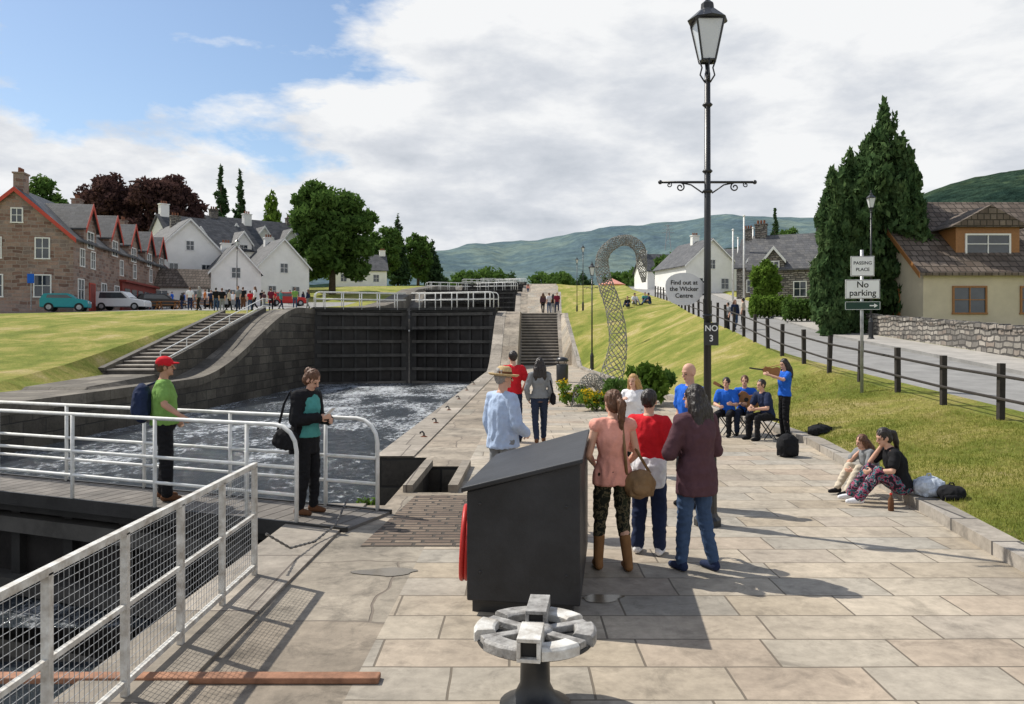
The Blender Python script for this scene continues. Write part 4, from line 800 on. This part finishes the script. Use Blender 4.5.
# ------------------------------------------------------------ houses
def window(par,face,s,z,w,h,W,D,frame,y0=0,names=('window','pane')):
    def P(u,o,zz):
        if face=='f': return V(u,y0-o,zz)
        if face=='r': return V(W/2+o,u,zz)
        return V(-W/2-o,u,zz)
    m=MB(); t=.09
    for u,zz,ww,hh,dd in ((s,z+h/2,w+t,t,.07),(s,z-h/2,w+t*1.6,t,.075),(s-w/2,z,t,h-t,.07),(s+w/2,z,t,h-t,.07),(s,z,.05,h-t,.06),(s,z+.02,w-t,.045,.05)):
        m.box(P(u,.03,zz),(ww,dd,hh) if face=='f' else (dd,ww,hh))
    o=m.build(names[0],frame,par); g=MB(); g.quad(P(s-w/2,.012,z-h/2),P(s+w/2,.012,z-h/2),P(s+w/2,.012,z+h/2),P(s-w/2,.012,z+h/2)); g.build(names[1],MT['glass'],o); return o
def house(label,loc,rot,w,d,hw,hr,wm,rm,tm,axis='x',wins=(),doors=(),chim=(),dorm=(),name='house',cat='house',ov=.3,chm=None,group=None,trimtop=None):
    r=thing(name,label,cat,loc,rot,group); m=MB()
    if axis=='x': m.prism([(-w/2,0,-1.5),(-w/2,0,hw),(-w/2,d/2,hw+hr),(-w/2,d,hw),(-w/2,d,-1.5)],(w,0,0))
    else: m.prism([(-w/2,0,-1.5),(w/2,0,-1.5),(w/2,0,hw),(0,0,hw+hr),(-w/2,0,hw)],(0,d,0))
    m.build('wall',wm,r); th=.14
    m=MB()
    if axis=='x':
        sl=hr/(d/2)
        for a,b in ((-ov,d/2),(d+ov,d/2)):
            za=hw-ov*sl; zb=hw+hr; m.prism([(-w/2-ov,a,za),(-w/2-ov,b,zb),(-w/2-ov,b,zb+th*1.3),(-w/2-ov,a,za+th)],(w+2*ov,0,0))
    else:
        sl=hr/(w/2)
        for q in (-1,1):
            m.prism([(q*(w/2+ov),-ov,hw-ov*sl),(0,-ov,hw+hr),(0,-ov,hw+hr+th*1.3),(q*(w/2+ov),-ov,hw-ov*sl+th)],(0,d+2*ov,0))
    rf=m.build('roof',rm,r)
    bw=.2 if tm==MT['trimred'] else .12
    if axis=='y' or trimtop:
        if axis=='y':
            m=MB()
            for q in (-1,1): m.prism([(q*(w/2+ov),-ov-.05,hw-ov*sl-bw),(0,-ov-.05,hw+hr-bw),(0,-ov-.05,hw+hr+.12),(q*(w/2+ov),-ov-.05,hw-ov*sl+.12)],(0,.045,0))
            m.build('bargeboard',tm,r)
        else:
            for X in (-w/2-ov-.05,w/2+ov+.005):
                m=MB()
                for a in (-ov,d+ov): m.prism([(X,a,hw-ov*sl-bw),(X,d/2,hw+hr-bw),(X,d/2,hw+hr+.16),(X,a,hw-ov*sl+.16)],(.045,0,0))
                m.build('bargeboard',tm,r)
    for x,y,z0,hh in chim:
        m=MB(); m.box((x,y,z0+hh/2),(1.1,.7,hh)); m.box((x,y,z0+hh+.06),(1.25,.85,.12)); m.build('chimney',chm or wm,rf)
        for k in (-.3,0.,.3): m=MB(); m.lathe([(.11,z0+hh+.12),(.1,z0+hh+.5)],(x+k,y,0),8); m.build('chimney_pot',MT['rust'],rf)
    for f,s,z,ww,hh in wins: window(r,f,s,z,ww,hh,w,d,tm if tm!=MT['trimred'] else MT['trimwhite'])
    for s,ww,hh,dm in doors:
        m=MB(); m.box((s,-.03,hh/2),(ww,.06,hh)); o=m.build('door',dm,r); m=MB()
        for q in (-1,1): m.box((s+q*(ww/2+.05),-.035,hh/2),(.1,.08,hh))
        m.box((s,-.035,hh+.05),(ww+.2,.08,.1)); m.build('frame',tm,o)
    if axis=='x':
        for x,wd,zb,hd,hrr in dorm:
            sl=hr/(d/2); yb=min(d/2,(zb+hd+hrr-hw)/sl); m=MB(); m.prism([(x-wd/2,-.06,zb),(x+wd/2,-.06,zb),(x+wd/2,-.06,zb+hd),(x,-.06,zb+hd+hrr),(x-wd/2,-.06,zb+hd)],(0,yb+.06,0)); do=m.build('dormer',wm,r)
            m=MB()
            for q in (-1,1): m.prism([(x+q*(wd/2+.2),-.3,zb+hd-.2*hrr/(wd/2)),(x,-.3,zb+hd+hrr),(x,-.3,zb+hd+hrr+.13),(x+q*(wd/2+.2),-.3,zb+hd-.2*hrr/(wd/2)+.13)],(0,yb+.4,0))
            m.build('dormer_roof',rm,do); m=MB()
            for q in (-1,1): m.prism([(x+q*(wd/2+.2),-.36,zb+hd-.2*hrr/(wd/2)-bw*1.3),(x,-.36,zb+hd+hrr-bw*1.3),(x,-.36,zb+hd+hrr+.18),(x+q*(wd/2+.2),-.36,zb+hd-.2*hrr/(wd/2)+.15)],(0,.05,0))
            m.build('dormer_bargeboard',tm,do)
            window(do,'f',x,zb+hd*.5,wd*.5,hd*.7,w,d,tm if tm!=MT['trimred'] else MT['trimwhite'],-.06)
    return r
L=28.4; mid=V(-36.5,76,0); rotA=math.atan2(28,-5); zA_=4.2
wA=[('f',x,1.7,1.3,1.7) for x in (-12.6,-7,-3.4)]+[('f',x,4.3,1.0,1.4) for x in (-12.3,-9.8,-2,2.2,8,12)]+[('l',2.2,1.9,1.2,1.7),('l',5.6,1.9,1.2,1.7),('l',2.2,4.8,1.0,1.6),('l',5.6,4.8,1.0,1.6),('l',4,7.3,.8,1.1)]
A=house('long pink stone hotel with slate roof and red-trimmed dormers at far left',(mid.x,mid.y,zA_-.3),rotA,L,8.2,5.7,3.6,MT['rubble'],MT['slate'],MT['trimred'],wins=wA,doors=[(-10,1.2,2.3,MT['maroon'])],chim=[(-13.2,4.1,8.6,2.0),(-1,4.1,8.6,2.0),(13,4.1,8.6,2.0)],dorm=[(-10.6,3.0,4.9,1.9,1.9),(-4.2,3.0,4.9,1.9,1.9),(1.6,3.0,4.9,1.9,1.9),(7.2,3.0,4.9,1.9,1.9),(12,3.0,4.9,1.9,1.9)],name='stone_building',cat='building',trimtop=True)
m=MB(); m.box((5.5,-.12,1.5),(16,.22,3.0)); m.box((5.5,-.3,3.1),(16.4,.6,.2)); sf=m.build('shopfront',MT['maroon'],A)
for k in range(7): m=MB(); m.box((-1+k*2.2,-.25,1.6),(1.6,.04,1.7)); m.build('shop_window',MT['glass'],sf)
r=thing('hanging_sign','small blue square sign on a post at the gable end of the stone hotel','sign',(-36.4,60.5,zA_-.3)); m=MB(); m.box((0,0,2.4),(.5,.06,.7)); m.build('panel',CL['blue'],r); m=MB(); m.tube([(0,.05,0),(0,.05,2.9)],.04,6); m.build('post',MT['steel'],r)
def gzp(px,Y): return gz((px-512)/F*Y,Y)
def hx(px,Y): return (px-512)/F*Y
WB=MT['harl']
house('tall white gabled house with dark slate roof next to the stone hotel',(hx(190,92),92,gzp(190,92)-.2),R(38),8.5,12,6.0,4.2,WB,MT['slate'],MT['trimwhite'],axis='y',wins=[('f',-2,1.6,1.2,1.6),('f',2,1.6,1.2,1.6),('f',-1.8,4.4,1,1.4),('f',1.8,4.4,1,1.4),('f',0,7.2,.9,1.1),('r',3,1.6,1.2,1.5),('r',6,1.6,1.2,1.5),('r',9,1.6,1.2,1.5),('r',4.5,4.4,1,1.3),('r',8,4.4,1,1.3)],chim=[(0,6,9.4,1.8)],chm=MT['rubblewall'])
house('long white house with grey roof and tall chimneys behind the gabled house',(hx(222,104),104,gzp(222,104)-.2),R(48),13,8,6.9,3.9,WB,MT['slate'],MT['trimwhite'],wins=[('f',x,1.6,1.2,1.5) for x in (-4.5,-1.5,1.8,4.8)]+[('f',x,4.8,1.1,1.3) for x in (-4.5,-1.5,1.8,4.8)],chim=[(-5.8,4,10.2,2.0),(5.8,4,10.2,2.0)],chm=WB,dorm=[(-3,2.4,6.4,1.3,1.5),(3,2.4,6.4,1.3,1.5)])
house('white house with three pointed dormers beside the big round tree',(hx(264,112),112,gzp(264,112)-.1),R(40),13,8,6.4,4.2,WB,MT['slate'],MT['trimwhite'],wins=[('f',x,1.6,1.2,1.5) for x in (-4,-1,2,4.8)]+[('f',x,4.3,1.0,1.2) for x in (-4,-1,2,4.8)],dorm=[(-4,3.0,5.6,1.7,2.0),(0,3.0,5.6,1.7,2.0),(4,3.0,5.6,1.7,2.0)],chim=[(-5.6,4,9.8,1.8),(5.6,4,9.8,1.6)],chm=MT['rubblewall'])
house('narrow white gable-fronted shop between the two large white houses',(hx(236,90),90,gzp(236,90)-.3),R(30),5.5,8,4.2,3.0,WB,MT['slate'],MT['trimwhite'],axis='y',wins=[('f',0,1.5,2.4,1.4),('f',0,4.1,1,1.2)],chim=[(0,6,6.6,1.3)])
house('white gabled cottage at the foot of the big round tree',(hx(284,100),100,gzp(284,100)-.3),R(35),6.5,8,4.6,3.4,WB,MT['slate'],MT['trimwhite'],axis='y',wins=[('f',-1.5,1.5,1,1.3),('f',1.5,1.5,1,1.3),('f',0,4.4,1,1.2)],chim=[(0,6,7.4,1.3)])
house('small white cottage with slate roof right of the big round tree',(hx(360,150),150,gzp(360,150)),R(15),10,7,3.2,3,WB,MT['slate'],MT['trimwhite'],wins=[('f',x,1.6,1.1,1.4) for x in (-3,0,3)],chim=[(-4.5,3.5,5.6,1.5),(4.5,3.5,5.6,1.5)])
house('low white outbuilding with brown roof on the village street',(hx(178,86),86,gzp(178,86)-.2),R(20),6,4,2.6,1.8,WB,MT['tile'],MT['trimwhite'],wins=[('f',-1.6,1.5,1.2,1.2),('f',1.6,1.5,1.2,1.2)])
zE=zR(40)+.6
E=house('cream bungalow with brown tiled roof and timber dormer behind the stone wall',(27.3,39,zE-.3),R(0),14.5,11,2.9,4.1,MT['cream'],MT['tile'],MT['ltwood'],wins=[('f',-5,1.5,1.6,1.3),('f',-1.5,1.5,2.0,1.3),('f',3,1.5,1.6,1.3),('l',3,1.5,1.3,1.3),('l',7,1.5,1.3,1.3)],chim=[(-5.6,5.5,6.4,1.6)],chm=MT['rubblewall'],trimtop=True)
m=MB(); m.box((-3.4,2.9,4.3),(3.2,3.4,1.9)); dd=m.build('dormer',MT['ltwood'],E); m=MB(); m.prism([(-5.4,.9,5.2),(-3.4,.9,6.3),(-1.4,.9,5.2)],(0,4.6,0)); m.build('dormer_roof',MT['tile'],dd); window(dd,'f',-3.4,4.35,2.2,1.0,14,11,MT['trimwhite'],1.2)
house('stone cottage with slate roof and tall chimneys left of the cypresses',(hx(800,74),74,gzp(800,74)-.3),R(-25),9,8,3.6,3.4,MT['rubblewall'],MT['slate2'],MT['trimwhite'],wins=[('f',-2.8,1.6,1.1,1.4),('f',0,1.6,1.1,1.4),('f',2.8,1.6,1.1,1.4)],chim=[(-4,4,6.2,2),(4,4,6.2,2)],dorm=[(-2.3,1.8,3.3,1.1,1.1),(2.3,1.8,3.3,1.1,1.1)])
house('grey stone cottage further up the right road, behind the hedge',(hx(778,88),88,gzp(778,88)-.3),R(-28),9,8,3.8,3.4,MT['rubblewall'],MT['slate'],MT['trimwhite'],wins=[('f',-2.8,1.6,1.1,1.4),('f',2.8,1.6,1.1,1.4)],chim=[(-4,4,6.4,2),(4,4,6.4,2)],dorm=[(-2.3,1.8,3.4,1.1,1.1),(2.3,1.8,3.4,1.1,1.1)])
house('white gable-fronted house up the right road, left of the white masts',(hx(712,112),112,gzp(712,112)-.3),R(15),8,10,4.2,3.6,WB,MT['slate'],MT['trimwhite'],axis='y',wins=[('f',-2,1.6,1.2,1.5),('f',2,1.6,1.2,1.5),('f',0,4.3,1,1.3)],chim=[(0,5,7.2,1.6)])
house('white cottage behind the white masts on the right road',(hx(745,125),125,gzp(745,125)-.3),R(-20),12,7,3.6,3.2,WB,MT['slate2'],MT['trimwhite'],wins=[('f',x,1.6,1.2,1.4) for x in (-4,0,4)],chim=[(-5.4,3.5,6,1.6),(5.4,3.5,6,1.6)])
house('small white house on the skyline right of the woven serpent',(hx(672,140),140,gzp(672,140)-.3),R(10),9,7,3.6,3,WB,MT['slate'],MT['trimwhite'],wins=[('f',x,1.6,1.2,1.4) for x in (-2.5,2.5)],chim=[(-4,3.5,5.6,1.6)])
for i,(px,py,Y) in enumerate(((733,230,84),(744,216,78),(753,228,90),(738,238,100))):
    z=gzp(px,Y); r=thing('mast',['bare white mast, leftmost of the four','tallest bare white mast of the four','bare white mast, rightmost of the four','short bare white mast, second from the left of the four'][i],'mast',(hx(px,Y),Y,z)); h=at(px,py,Y).z-z
    m=MB(); m.tube([(0,0,0),(0,0,h)],[.12,.08],8); m.build('pole',MT['white'],r,True); m=MB(); m.ell((0,0,h),.13); m.build('finial',MT['white'],r)
x=hx(612,88); r=thing('parasol','pinkish red parasol on the skyline beyond the steps','parasol',(x,88,gz(x,88))); m=MB(); m.tube([(0,0,0),(0,0,2.3)],.03,6); m.build('pole',MT['steel'],r); m=MB(); m.lathe([(1.5,1.9),(1.5,1.93),(.05,2.6)],n=8); m.build('canopy',CL['pink'],r)
p=at(668,246,900); r=thing('pylon','tiny lattice electricity pylon on the far hillside','pylon',(p.x,900,p.z)); m=MB()
for q in (-1,1): m.bar((q*3.5,0,-5),(q*.5,0,24),.7)
for k in range(5): m.bar((-3.4+k*.6,0,k*5),(3.0-k*.6,0,k*5+4),.4)
for z,w in ((15,7),(19,6),(23,4)): m.bar((-w,0,z),(w,0,z),.5)
m.build('tower',MT['steel'],r)
# ------------------------------------------------------------ cars, tables
def car(label,loc,rot,pm,L=4.3,h=1.5):
    r=thing('parked_car',label,'car',loc,rot,'cars parked on the village street'); w=1.75
    pr=[(-L/2,.3),(-L/2,.9),(-L*.42,h*.97),(L*.08,h),(L*.24,.98),(L/2-.1,.85),(L/2,.6),(L/2,.3)]
    m=MB(); m.prism([(x,-w/2,z) for x,z in pr],(0,w,0)); m.build('body',pm,r,bevel=.06)
    for q in (-1,1):
        m=MB(); y=q*(w/2+.008); m.add([(-L*.36,y,1.0),(L*.18,y,1.0),(L*.06,y,h-.12),(-L*.34,y,h-.12)],[(0,1,2,3)]); m.build('side_window',MT['glass'],r)
        m=MB(); m.ell((L/2-.02,q*.62,.68),(.05,.16,.09)); m.build('headlight',MT['lampglass'],r)
        for x in (-L*.31,L*.31):
            m=MB(); m.tube([(x,q*(w/2-.18),.32),(x,q*(w/2+.02),.32)],.32,16); o=m.build('wheel',MT['tyre'],r); m=MB(); m.tube([(x,q*(w/2+.0),.32),(x,q*(w/2+.03),.32)],.18,12); m.build('rim',MT['steel'],o)
    m=MB(); m.add([(L*.235,-w*.42,1.0),(L*.235,w*.42,1.0),(L*.1,w*.4,h-.08),(L*.1,-w*.4,h-.08)],[(0,1,2,3)]); m.build('windscreen',MT['glass'],r)
pw=mat('car_white',(.7,.71,.72),.25,.04,3,0,1,spec=.6); ps=mat('car_silver',(.35,.36,.38),.25,.04,3,0,1,.4,.6)
car('white estate car parked in front of the stone hotel shopfront',(hx(122,68),68,gzp(122,68)+.02),R(5),pw,4.3,1.6)
car('turquoise car parked near the gable end of the stone hotel',(hx(66,60),60,gzp(66,60)+.02),R(20),MT['turq'],3.2,1.35)
car('dark car parked further up the street beyond the white car',(hx(160,76),76,gzp(160,76)+.02),R(30),MT['black'],4.2,1.5)
car('silver car parked among the crowd below the white houses',(hx(222,82),82,gzp(222,82)+.02),R(60),ps,4.2,1.5)
car('red car parked below the white house with dormers',(hx(288,86),86,gzp(288,86)+.02),R(20),MT['red'],4.0,1.45)
for i,(px,Y) in enumerate(((150,72),(168,73),(186,74),(204,75))):
    r=thing('picnic_table','wooden picnic table on the village street, '+['leftmost','second from the left','third from the left','rightmost'][i]+' of four','picnic table',(hx(px,Y),Y,gzp(px,Y)),.2,'picnic tables on the village street'); m=MB(); m.box((0,0,.74),(1.7,.75,.05)); m.build('tabletop',MT['ltwood'],r)
    for q in (-1,1): m=MB(); m.box((0,q*.7,.45),(1.7,.25,.05)); m.build('bench',MT['ltwood'],r); m=MB(); m.bar((q*.6,-.75,.0),(q*.6,.3,.73),.08); m.bar((q*.6,.75,.0),(q*.6,-.3,.73),.08); m.build('leg',MT['ltwood'],r)
# ------------------------------------------------------------ trees
def tree(label,px,Y,ytop,wpx,mt,n,sz,kind='round',group=None,name='tree',z=None,x=None,base=.16):
    x=hx(px,Y) if x is None else x; z=(gz(x,Y) if z is None else z)-.2; top=at(px,ytop,Y).z; h=top-z; cw=wpx/F*Y/2; rr=random.Random(int(px*7+Y))
    r=thing(name,label,'tree',(x,Y,z),0,group); m=MB(); cl=[]
    if kind=='round':
        zb=h*base; ch=h-zb; tr=h*.022
        m.tube([(0,0,-.3),(.1,0,h*.25),(0,.1,h*.55),(.1,0,h*.8)],[tr*1.4,tr,tr*.6,tr*.2],8)
        for k in range(64):
            th=rr.uniform(0,6.28); ph=math.acos(rr.uniform(-.95,1)); ra=rr.uniform(.6,.92)
            px_,py_,pz_=cw*ra*math.sin(ph)*math.cos(th),cw*ra*math.sin(ph)*math.sin(th),zb+ch*.48+ch*.46*ra*math.cos(ph)
            q=cw*rr.uniform(.16,.32); cl.append((px_,py_,pz_,q,q,q*.75))
            if k%4==0: m.tube([(0,0,h*.25+k*.003*h),(px_*.5,py_*.5,(pz_+h*.3)/2),(px_,py_,pz_)],[tr*.6,tr*.35,tr*.1],5)
        cl.append((0,0,zb+ch*.5,cw*.7,cw*.7,ch*.38)); vt=0
    elif kind=='cone':
        m.tube([(0,0,-.3),(0,0,h*.97)],[h*.018,h*.003],7)
        for k in range(34):
            t=k/33; rad=cw*(1-t)**.8*(1 if t>.05 else .7)
            for j in range(3 if t<.6 else 2):
                a=rr.uniform(0,6.28); q=rad*rr.uniform(.4,.7); cl.append((math.cos(a)*q,math.sin(a)*q,h*(.06+.92*t),max(rad*.5,.15),max(rad*.5,.15),h*.022+.12))
        vt=0
    else:
        m.tube([(0,0,-.3),(0,0,h*.9)],[h*.02,h*.004],7)
        for k in range(44):
            t=k/43; rad=cw*(min(1,(.75+1.2*t))*max(0,1-t**3.4)**.75)+.05
            for j in range(5):
                a=rr.uniform(0,6.28); q=rad*rr.uniform(.2,.78); cl.append((math.cos(a)*q,math.sin(a)*q,h*(.01+.95*t),max(rad*.32,.12),max(rad*.32,.12),h*.045))
        vt=.8
    m.build('trunk',MT['bark'],r,True); leaves('crown',mt,r,cl,n,sz,vert=vt); return r
gt='trees behind the village'
tree('large rounded dark green tree standing alone beside the canal',332,108,172,88,MT['leafA'],20000,.42,group=gt,base=.06)
tree('dark copper beech rising behind the stone hotel, right part',165,118,164,84,MT['leafB'],14000,.4,group=gt)
tree('dark copper beech rising behind the stone hotel, left part',112,120,163,80,MT['leafB'],14000,.4,group=gt)
tree('green tree behind the chimney at the far left edge',42,92,158,56,MT['leafA'],8000,.34,group=gt)
tree('tall narrow conifer behind the white houses, left of two',221,138,164,36,MT['leafE'],8000,.45,'cone',gt); tree('tall narrow conifer behind the white houses, right of two',240,140,170,28,MT['leafE'],7000,.45,'cone',gt)
tree('light green poplar-like tree between the white house and the big tree',272,134,188,28,MT['leafD'],5500,.38,'column',gt)
for i,(px,Y,yt,w,k,l) in enumerate(((385,170,222,40,'round','bushy tree right of the big round tree, first of the far row'),(398,180,212,28,'cone','slim dark conifer in the far row right of the big tree'),(418,185,230,36,'round','low bushy tree in the far row near the lock gates'),(432,190,238,28,'cone','small conifer at the right end of the far row'),(372,160,238,26,'round','small tree just behind the white cottage'),(300,140,225,40,'round','tree peeping left of the big round tree'))): tree(l,px,Y,yt,w,MT['leafA'] if k=='round' else MT['leafE'],4200,.45,k,gt,base=.08)
gc='dark columnar cypresses behind the stone wall'
for px,yt,w,Y,l in ((885,98,72,43,'tallest dark cypress, in the middle of the clump'),(850,148,62,42,'broad dark cypress left of the tallest one'),(832,168,40,41,'shorter cypress at the left edge of the clump'),(909,146,46,42,'dark cypress right of the tallest one'),(867,134,70,44.5,'cypress squeezed behind the two left cypresses'),(899,142,56,44.5,'cypress squeezed behind the two right cypresses')): tree(l,px,Y,yt,w,MT['leafC'],17000,.2,'column',gc,name='cypress_tree')
gr='trees up the right-hand road'
for px,Y,yt,w,mt,k,l in ((766,66,256,26,'leafD','round','bright green small tree beside the hedge'),(670,130,250,34,'leafA','round','bushy tree right of the woven serpent'),(790,110,222,40,'leafA','round','tree behind the stone cottage chimneys'),(775,130,208,20,'leafE','cone','slim conifer on the skyline left of the cypresses'),(940,75,205,50,'leafA','round','tree behind the cream bungalow chimney'),(812,100,240,30,'leafD','round','light tree right behind the stone cottage'),(650,160,262,30,'leafA','round','low tree at the end of the lawn skyline'),(758,140,240,34,'leafA','round','tree behind the tallest white mast'),(728,150,246,30,'leafA','round','tree behind the gable-fronted house')): tree(l,px,Y,yt,w,MT[mt],5000,.3,k,gr,base=.1)
for i in range(14):
    px=445+i*24+random.uniform(-6,6); Y=330+random.uniform(-20,40); tree('low tree in the far tree line beyond the top lock',px,Y,random.uniform(262,272),random.uniform(26,44),MT['leafA'] if i%3 else MT['leafE'],900,1.0,'round' if i%3 else 'cone','tree line beyond the top lock')
for i in range(12):
    px=-20+i*36; Y=230+random.uniform(-10,30); tree('low background tree on the skyline behind the village houses',px,Y,random.uniform(238,256),random.uniform(34,60),MT['leafA'],1200,.8,'round','skyline trees behind the village')
for i in range(8):
    px=690+i*50; Y=200+random.uniform(-10,30); tree('low background tree behind the right-hand houses',px,Y,random.uniform(246,262),random.uniform(34,60),MT['leafA'],1200,.7,'round','skyline trees behind the right-hand houses')
# ------------------------------------------------------------ hills
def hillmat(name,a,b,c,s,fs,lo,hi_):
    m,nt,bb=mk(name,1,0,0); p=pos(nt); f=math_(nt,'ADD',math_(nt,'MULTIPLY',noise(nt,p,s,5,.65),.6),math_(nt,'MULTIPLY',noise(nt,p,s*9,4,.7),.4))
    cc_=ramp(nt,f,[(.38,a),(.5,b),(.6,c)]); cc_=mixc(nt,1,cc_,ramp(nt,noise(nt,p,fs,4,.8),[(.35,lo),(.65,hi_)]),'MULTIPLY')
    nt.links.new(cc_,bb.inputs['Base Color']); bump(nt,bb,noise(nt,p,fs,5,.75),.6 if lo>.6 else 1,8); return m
def hill(prof,Y,dep,zb,mt,amp,jit):
    m=MB(); pxs=np.arange(-400,1500,8); py=np.interp(pxs,[a for a,_ in prof],[b for _,b in prof]); rowsn=18; ph=[random.uniform(0,6) for _ in range(6)]
    vs=[];n=len(pxs)
    for j in range(rowsn+2):
        t=min(j/rowsn,1); back=j>rowsn
        for i,(px,yy) in enumerate(zip(pxs,py)):
            top=CH+(HZ-yy)/F*Y; X=(px-512)/F*Y; y=Y-dep*(1-t)+(dep*.7 if back else 0); e=math.sin(t*math.pi/2)**1.2
            nz=amp*(math.sin(X*.006+ph[0]+t*3)+.6*math.sin(X*.017+ph[1]-t*5)+.3*math.sin(X*.045+ph[2]+t*9))*math.sin(t*math.pi)
            z=zb+(top-zb)*e+nz+amp*.1*math.sin(X*.08+ph[3])+random.uniform(-1,1)*jit
            vs.append((X,y,z if not back else zb))
    fs=[(j*n+i,j*n+i+1,(j+1)*n+i+1,(j+1)*n+i) for j in range(rowsn+1) for i in range(n-1)]
    m.add(vs,fs); tag(m.build('hills',mt,None,True),None,kind='structure')
hill([(-400,264),(200,270),(400,264),(440,254),(480,247),(530,243),(600,236),(650,229),(700,224),(760,220),(830,221),(900,225),(1100,215),(1500,230)],2600,1300,30,hillmat('hazy_forest_hill',(.08,.12,.15),(.11,.16,.17),(.16,.21,.19),.003,.03,.75,1.15),14,.5)  # aerial haze is put into this far hill's pale blue-green colours
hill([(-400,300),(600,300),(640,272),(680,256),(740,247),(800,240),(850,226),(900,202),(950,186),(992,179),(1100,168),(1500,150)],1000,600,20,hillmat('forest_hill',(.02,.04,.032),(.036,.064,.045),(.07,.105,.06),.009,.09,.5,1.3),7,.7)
# ------------------------------------------------------------ light
sd=V(-.66,.40,.96).normalized()
su=bpy.data.lights.new('Sun','SUN'); su.energy=5.0; su.angle=R(.53); su.color=(1,.95,.86); so=bpy.data.objects.new('Sun',su); COL.objects.link(so); so.rotation_euler=sd.to_track_quat('Z','Y').to_euler()
w=bpy.data.worlds.new('World'); sc.world=w; w.use_nodes=True; nt=w.node_tree; nt.nodes.clear()
out=N(nt,'ShaderNodeOutputWorld'); sky=N(nt,'ShaderNodeTexSky',sky_type='NISHITA'); sky.sun_disc=False; sky.sun_elevation=math.asin(sd.z); sky.sun_rotation=math.atan2(sd.x,sd.y); sky.air_density=1.1; sky.ozone_density=2.5; sky.dust_density=.6
bg=N(nt,'ShaderNodeBackground'); bg.inputs[1].default_value=.125; nt.links.new(sky.outputs[0],bg.inputs[0])
tc=N(nt,'ShaderNodeTexCoord'); d=tc.outputs['Generated']; sp=N(nt,'ShaderNodeSeparateXYZ'); nt.links.new(d,sp.inputs[0])
den=math_(nt,'ADD',math_(nt,'MAXIMUM',sp.outputs[2],0),.3); cb=N(nt,'ShaderNodeCombineXYZ'); nt.links.new(math_(nt,'DIVIDE',sp.outputs[0],den),cb.inputs[0]); nt.links.new(math_(nt,'DIVIDE',sp.outputs[1],den),cb.inputs[1]); nt.links.new(math_(nt,'MULTIPLY',sp.outputs[2],2.5),cb.inputs[2])
n1=noise(nt,cb.outputs[0],2.2,10,.58,.15)
dt=N(nt,'ShaderNodeVectorMath',operation='DOT_PRODUCT'); nt.links.new(d,dt.inputs[0]); dt.inputs[1].default_value=tuple(V(-.36,1,.39).normalized())
mr=N(nt,'ShaderNodeMapRange'); mr.inputs[1].default_value=.955; mr.inputs[2].default_value=.997; mr.inputs[3].default_value=.17; mr.inputs[4].default_value=-.09; nt.links.new(dt.outputs['Value'],mr.inputs[0])
mz=N(nt,'ShaderNodeMapRange'); mz.inputs[1].default_value=.4; mz.inputs[2].default_value=.7; mz.inputs[3].default_value=0; mz.inputs[4].default_value=-.22; nt.links.new(sp.outputs[2],mz.inputs[0])
ml=N(nt,'ShaderNodeMapRange'); ml.inputs[1].default_value=.1; ml.inputs[2].default_value=.3; ml.inputs[3].default_value=.2; ml.inputs[4].default_value=0; nt.links.new(sp.outputs[2],ml.inputs[0])
cov=math_(nt,'ADD',math_(nt,'ADD',math_(nt,'ADD',n1,mr.outputs[0]),mz.outputs[0]),ml.outputs[0])
mask=ramp(nt,cov,[(.46,0),(.56,1)])
n2=noise(nt,cb.outputs[0],3.4,9,.58,.1)
n3=noise(nt,cb.outputs[0],1.2,4,.5)
cc=ramp(nt,math_(nt,'ADD',math_(nt,'MULTIPLY',n2,.6),math_(nt,'MULTIPLY',n3,.4)),[(.36,(.55,.59,.65)),(.46,(.7,.73,.78)),(.56,(.92,.93,.94))])
bc=N(nt,'ShaderNodeBackground'); bc.inputs[1].default_value=1.0; nt.links.new(cc,bc.inputs[0])
mx=N(nt,'ShaderNodeMixShader'); nt.links.new(mask,mx.inputs[0]); nt.links.new(bg.outputs[0],mx.inputs[1]); nt.links.new(bc.outputs[0],mx.inputs[2]); nt.links.new(mx.outputs[0],out.inputs[0])
cam=bpy.data.cameras.new('Camera'); cam.sensor_width=36; cam.lens=36*F/1024; cam.shift_y=-(352-HZ)/1024; cam.clip_end=20000; cam.clip_start=.05
co=bpy.data.objects.new('Camera',cam); COL.objects.link(co); co.location=(0,0,CH); co.rotation_euler=(R(90),0,0); sc.camera=co
sc.view_settings.view_transform='Standard'; sc.view_settings.look='None'; sc.view_settings.exposure=0
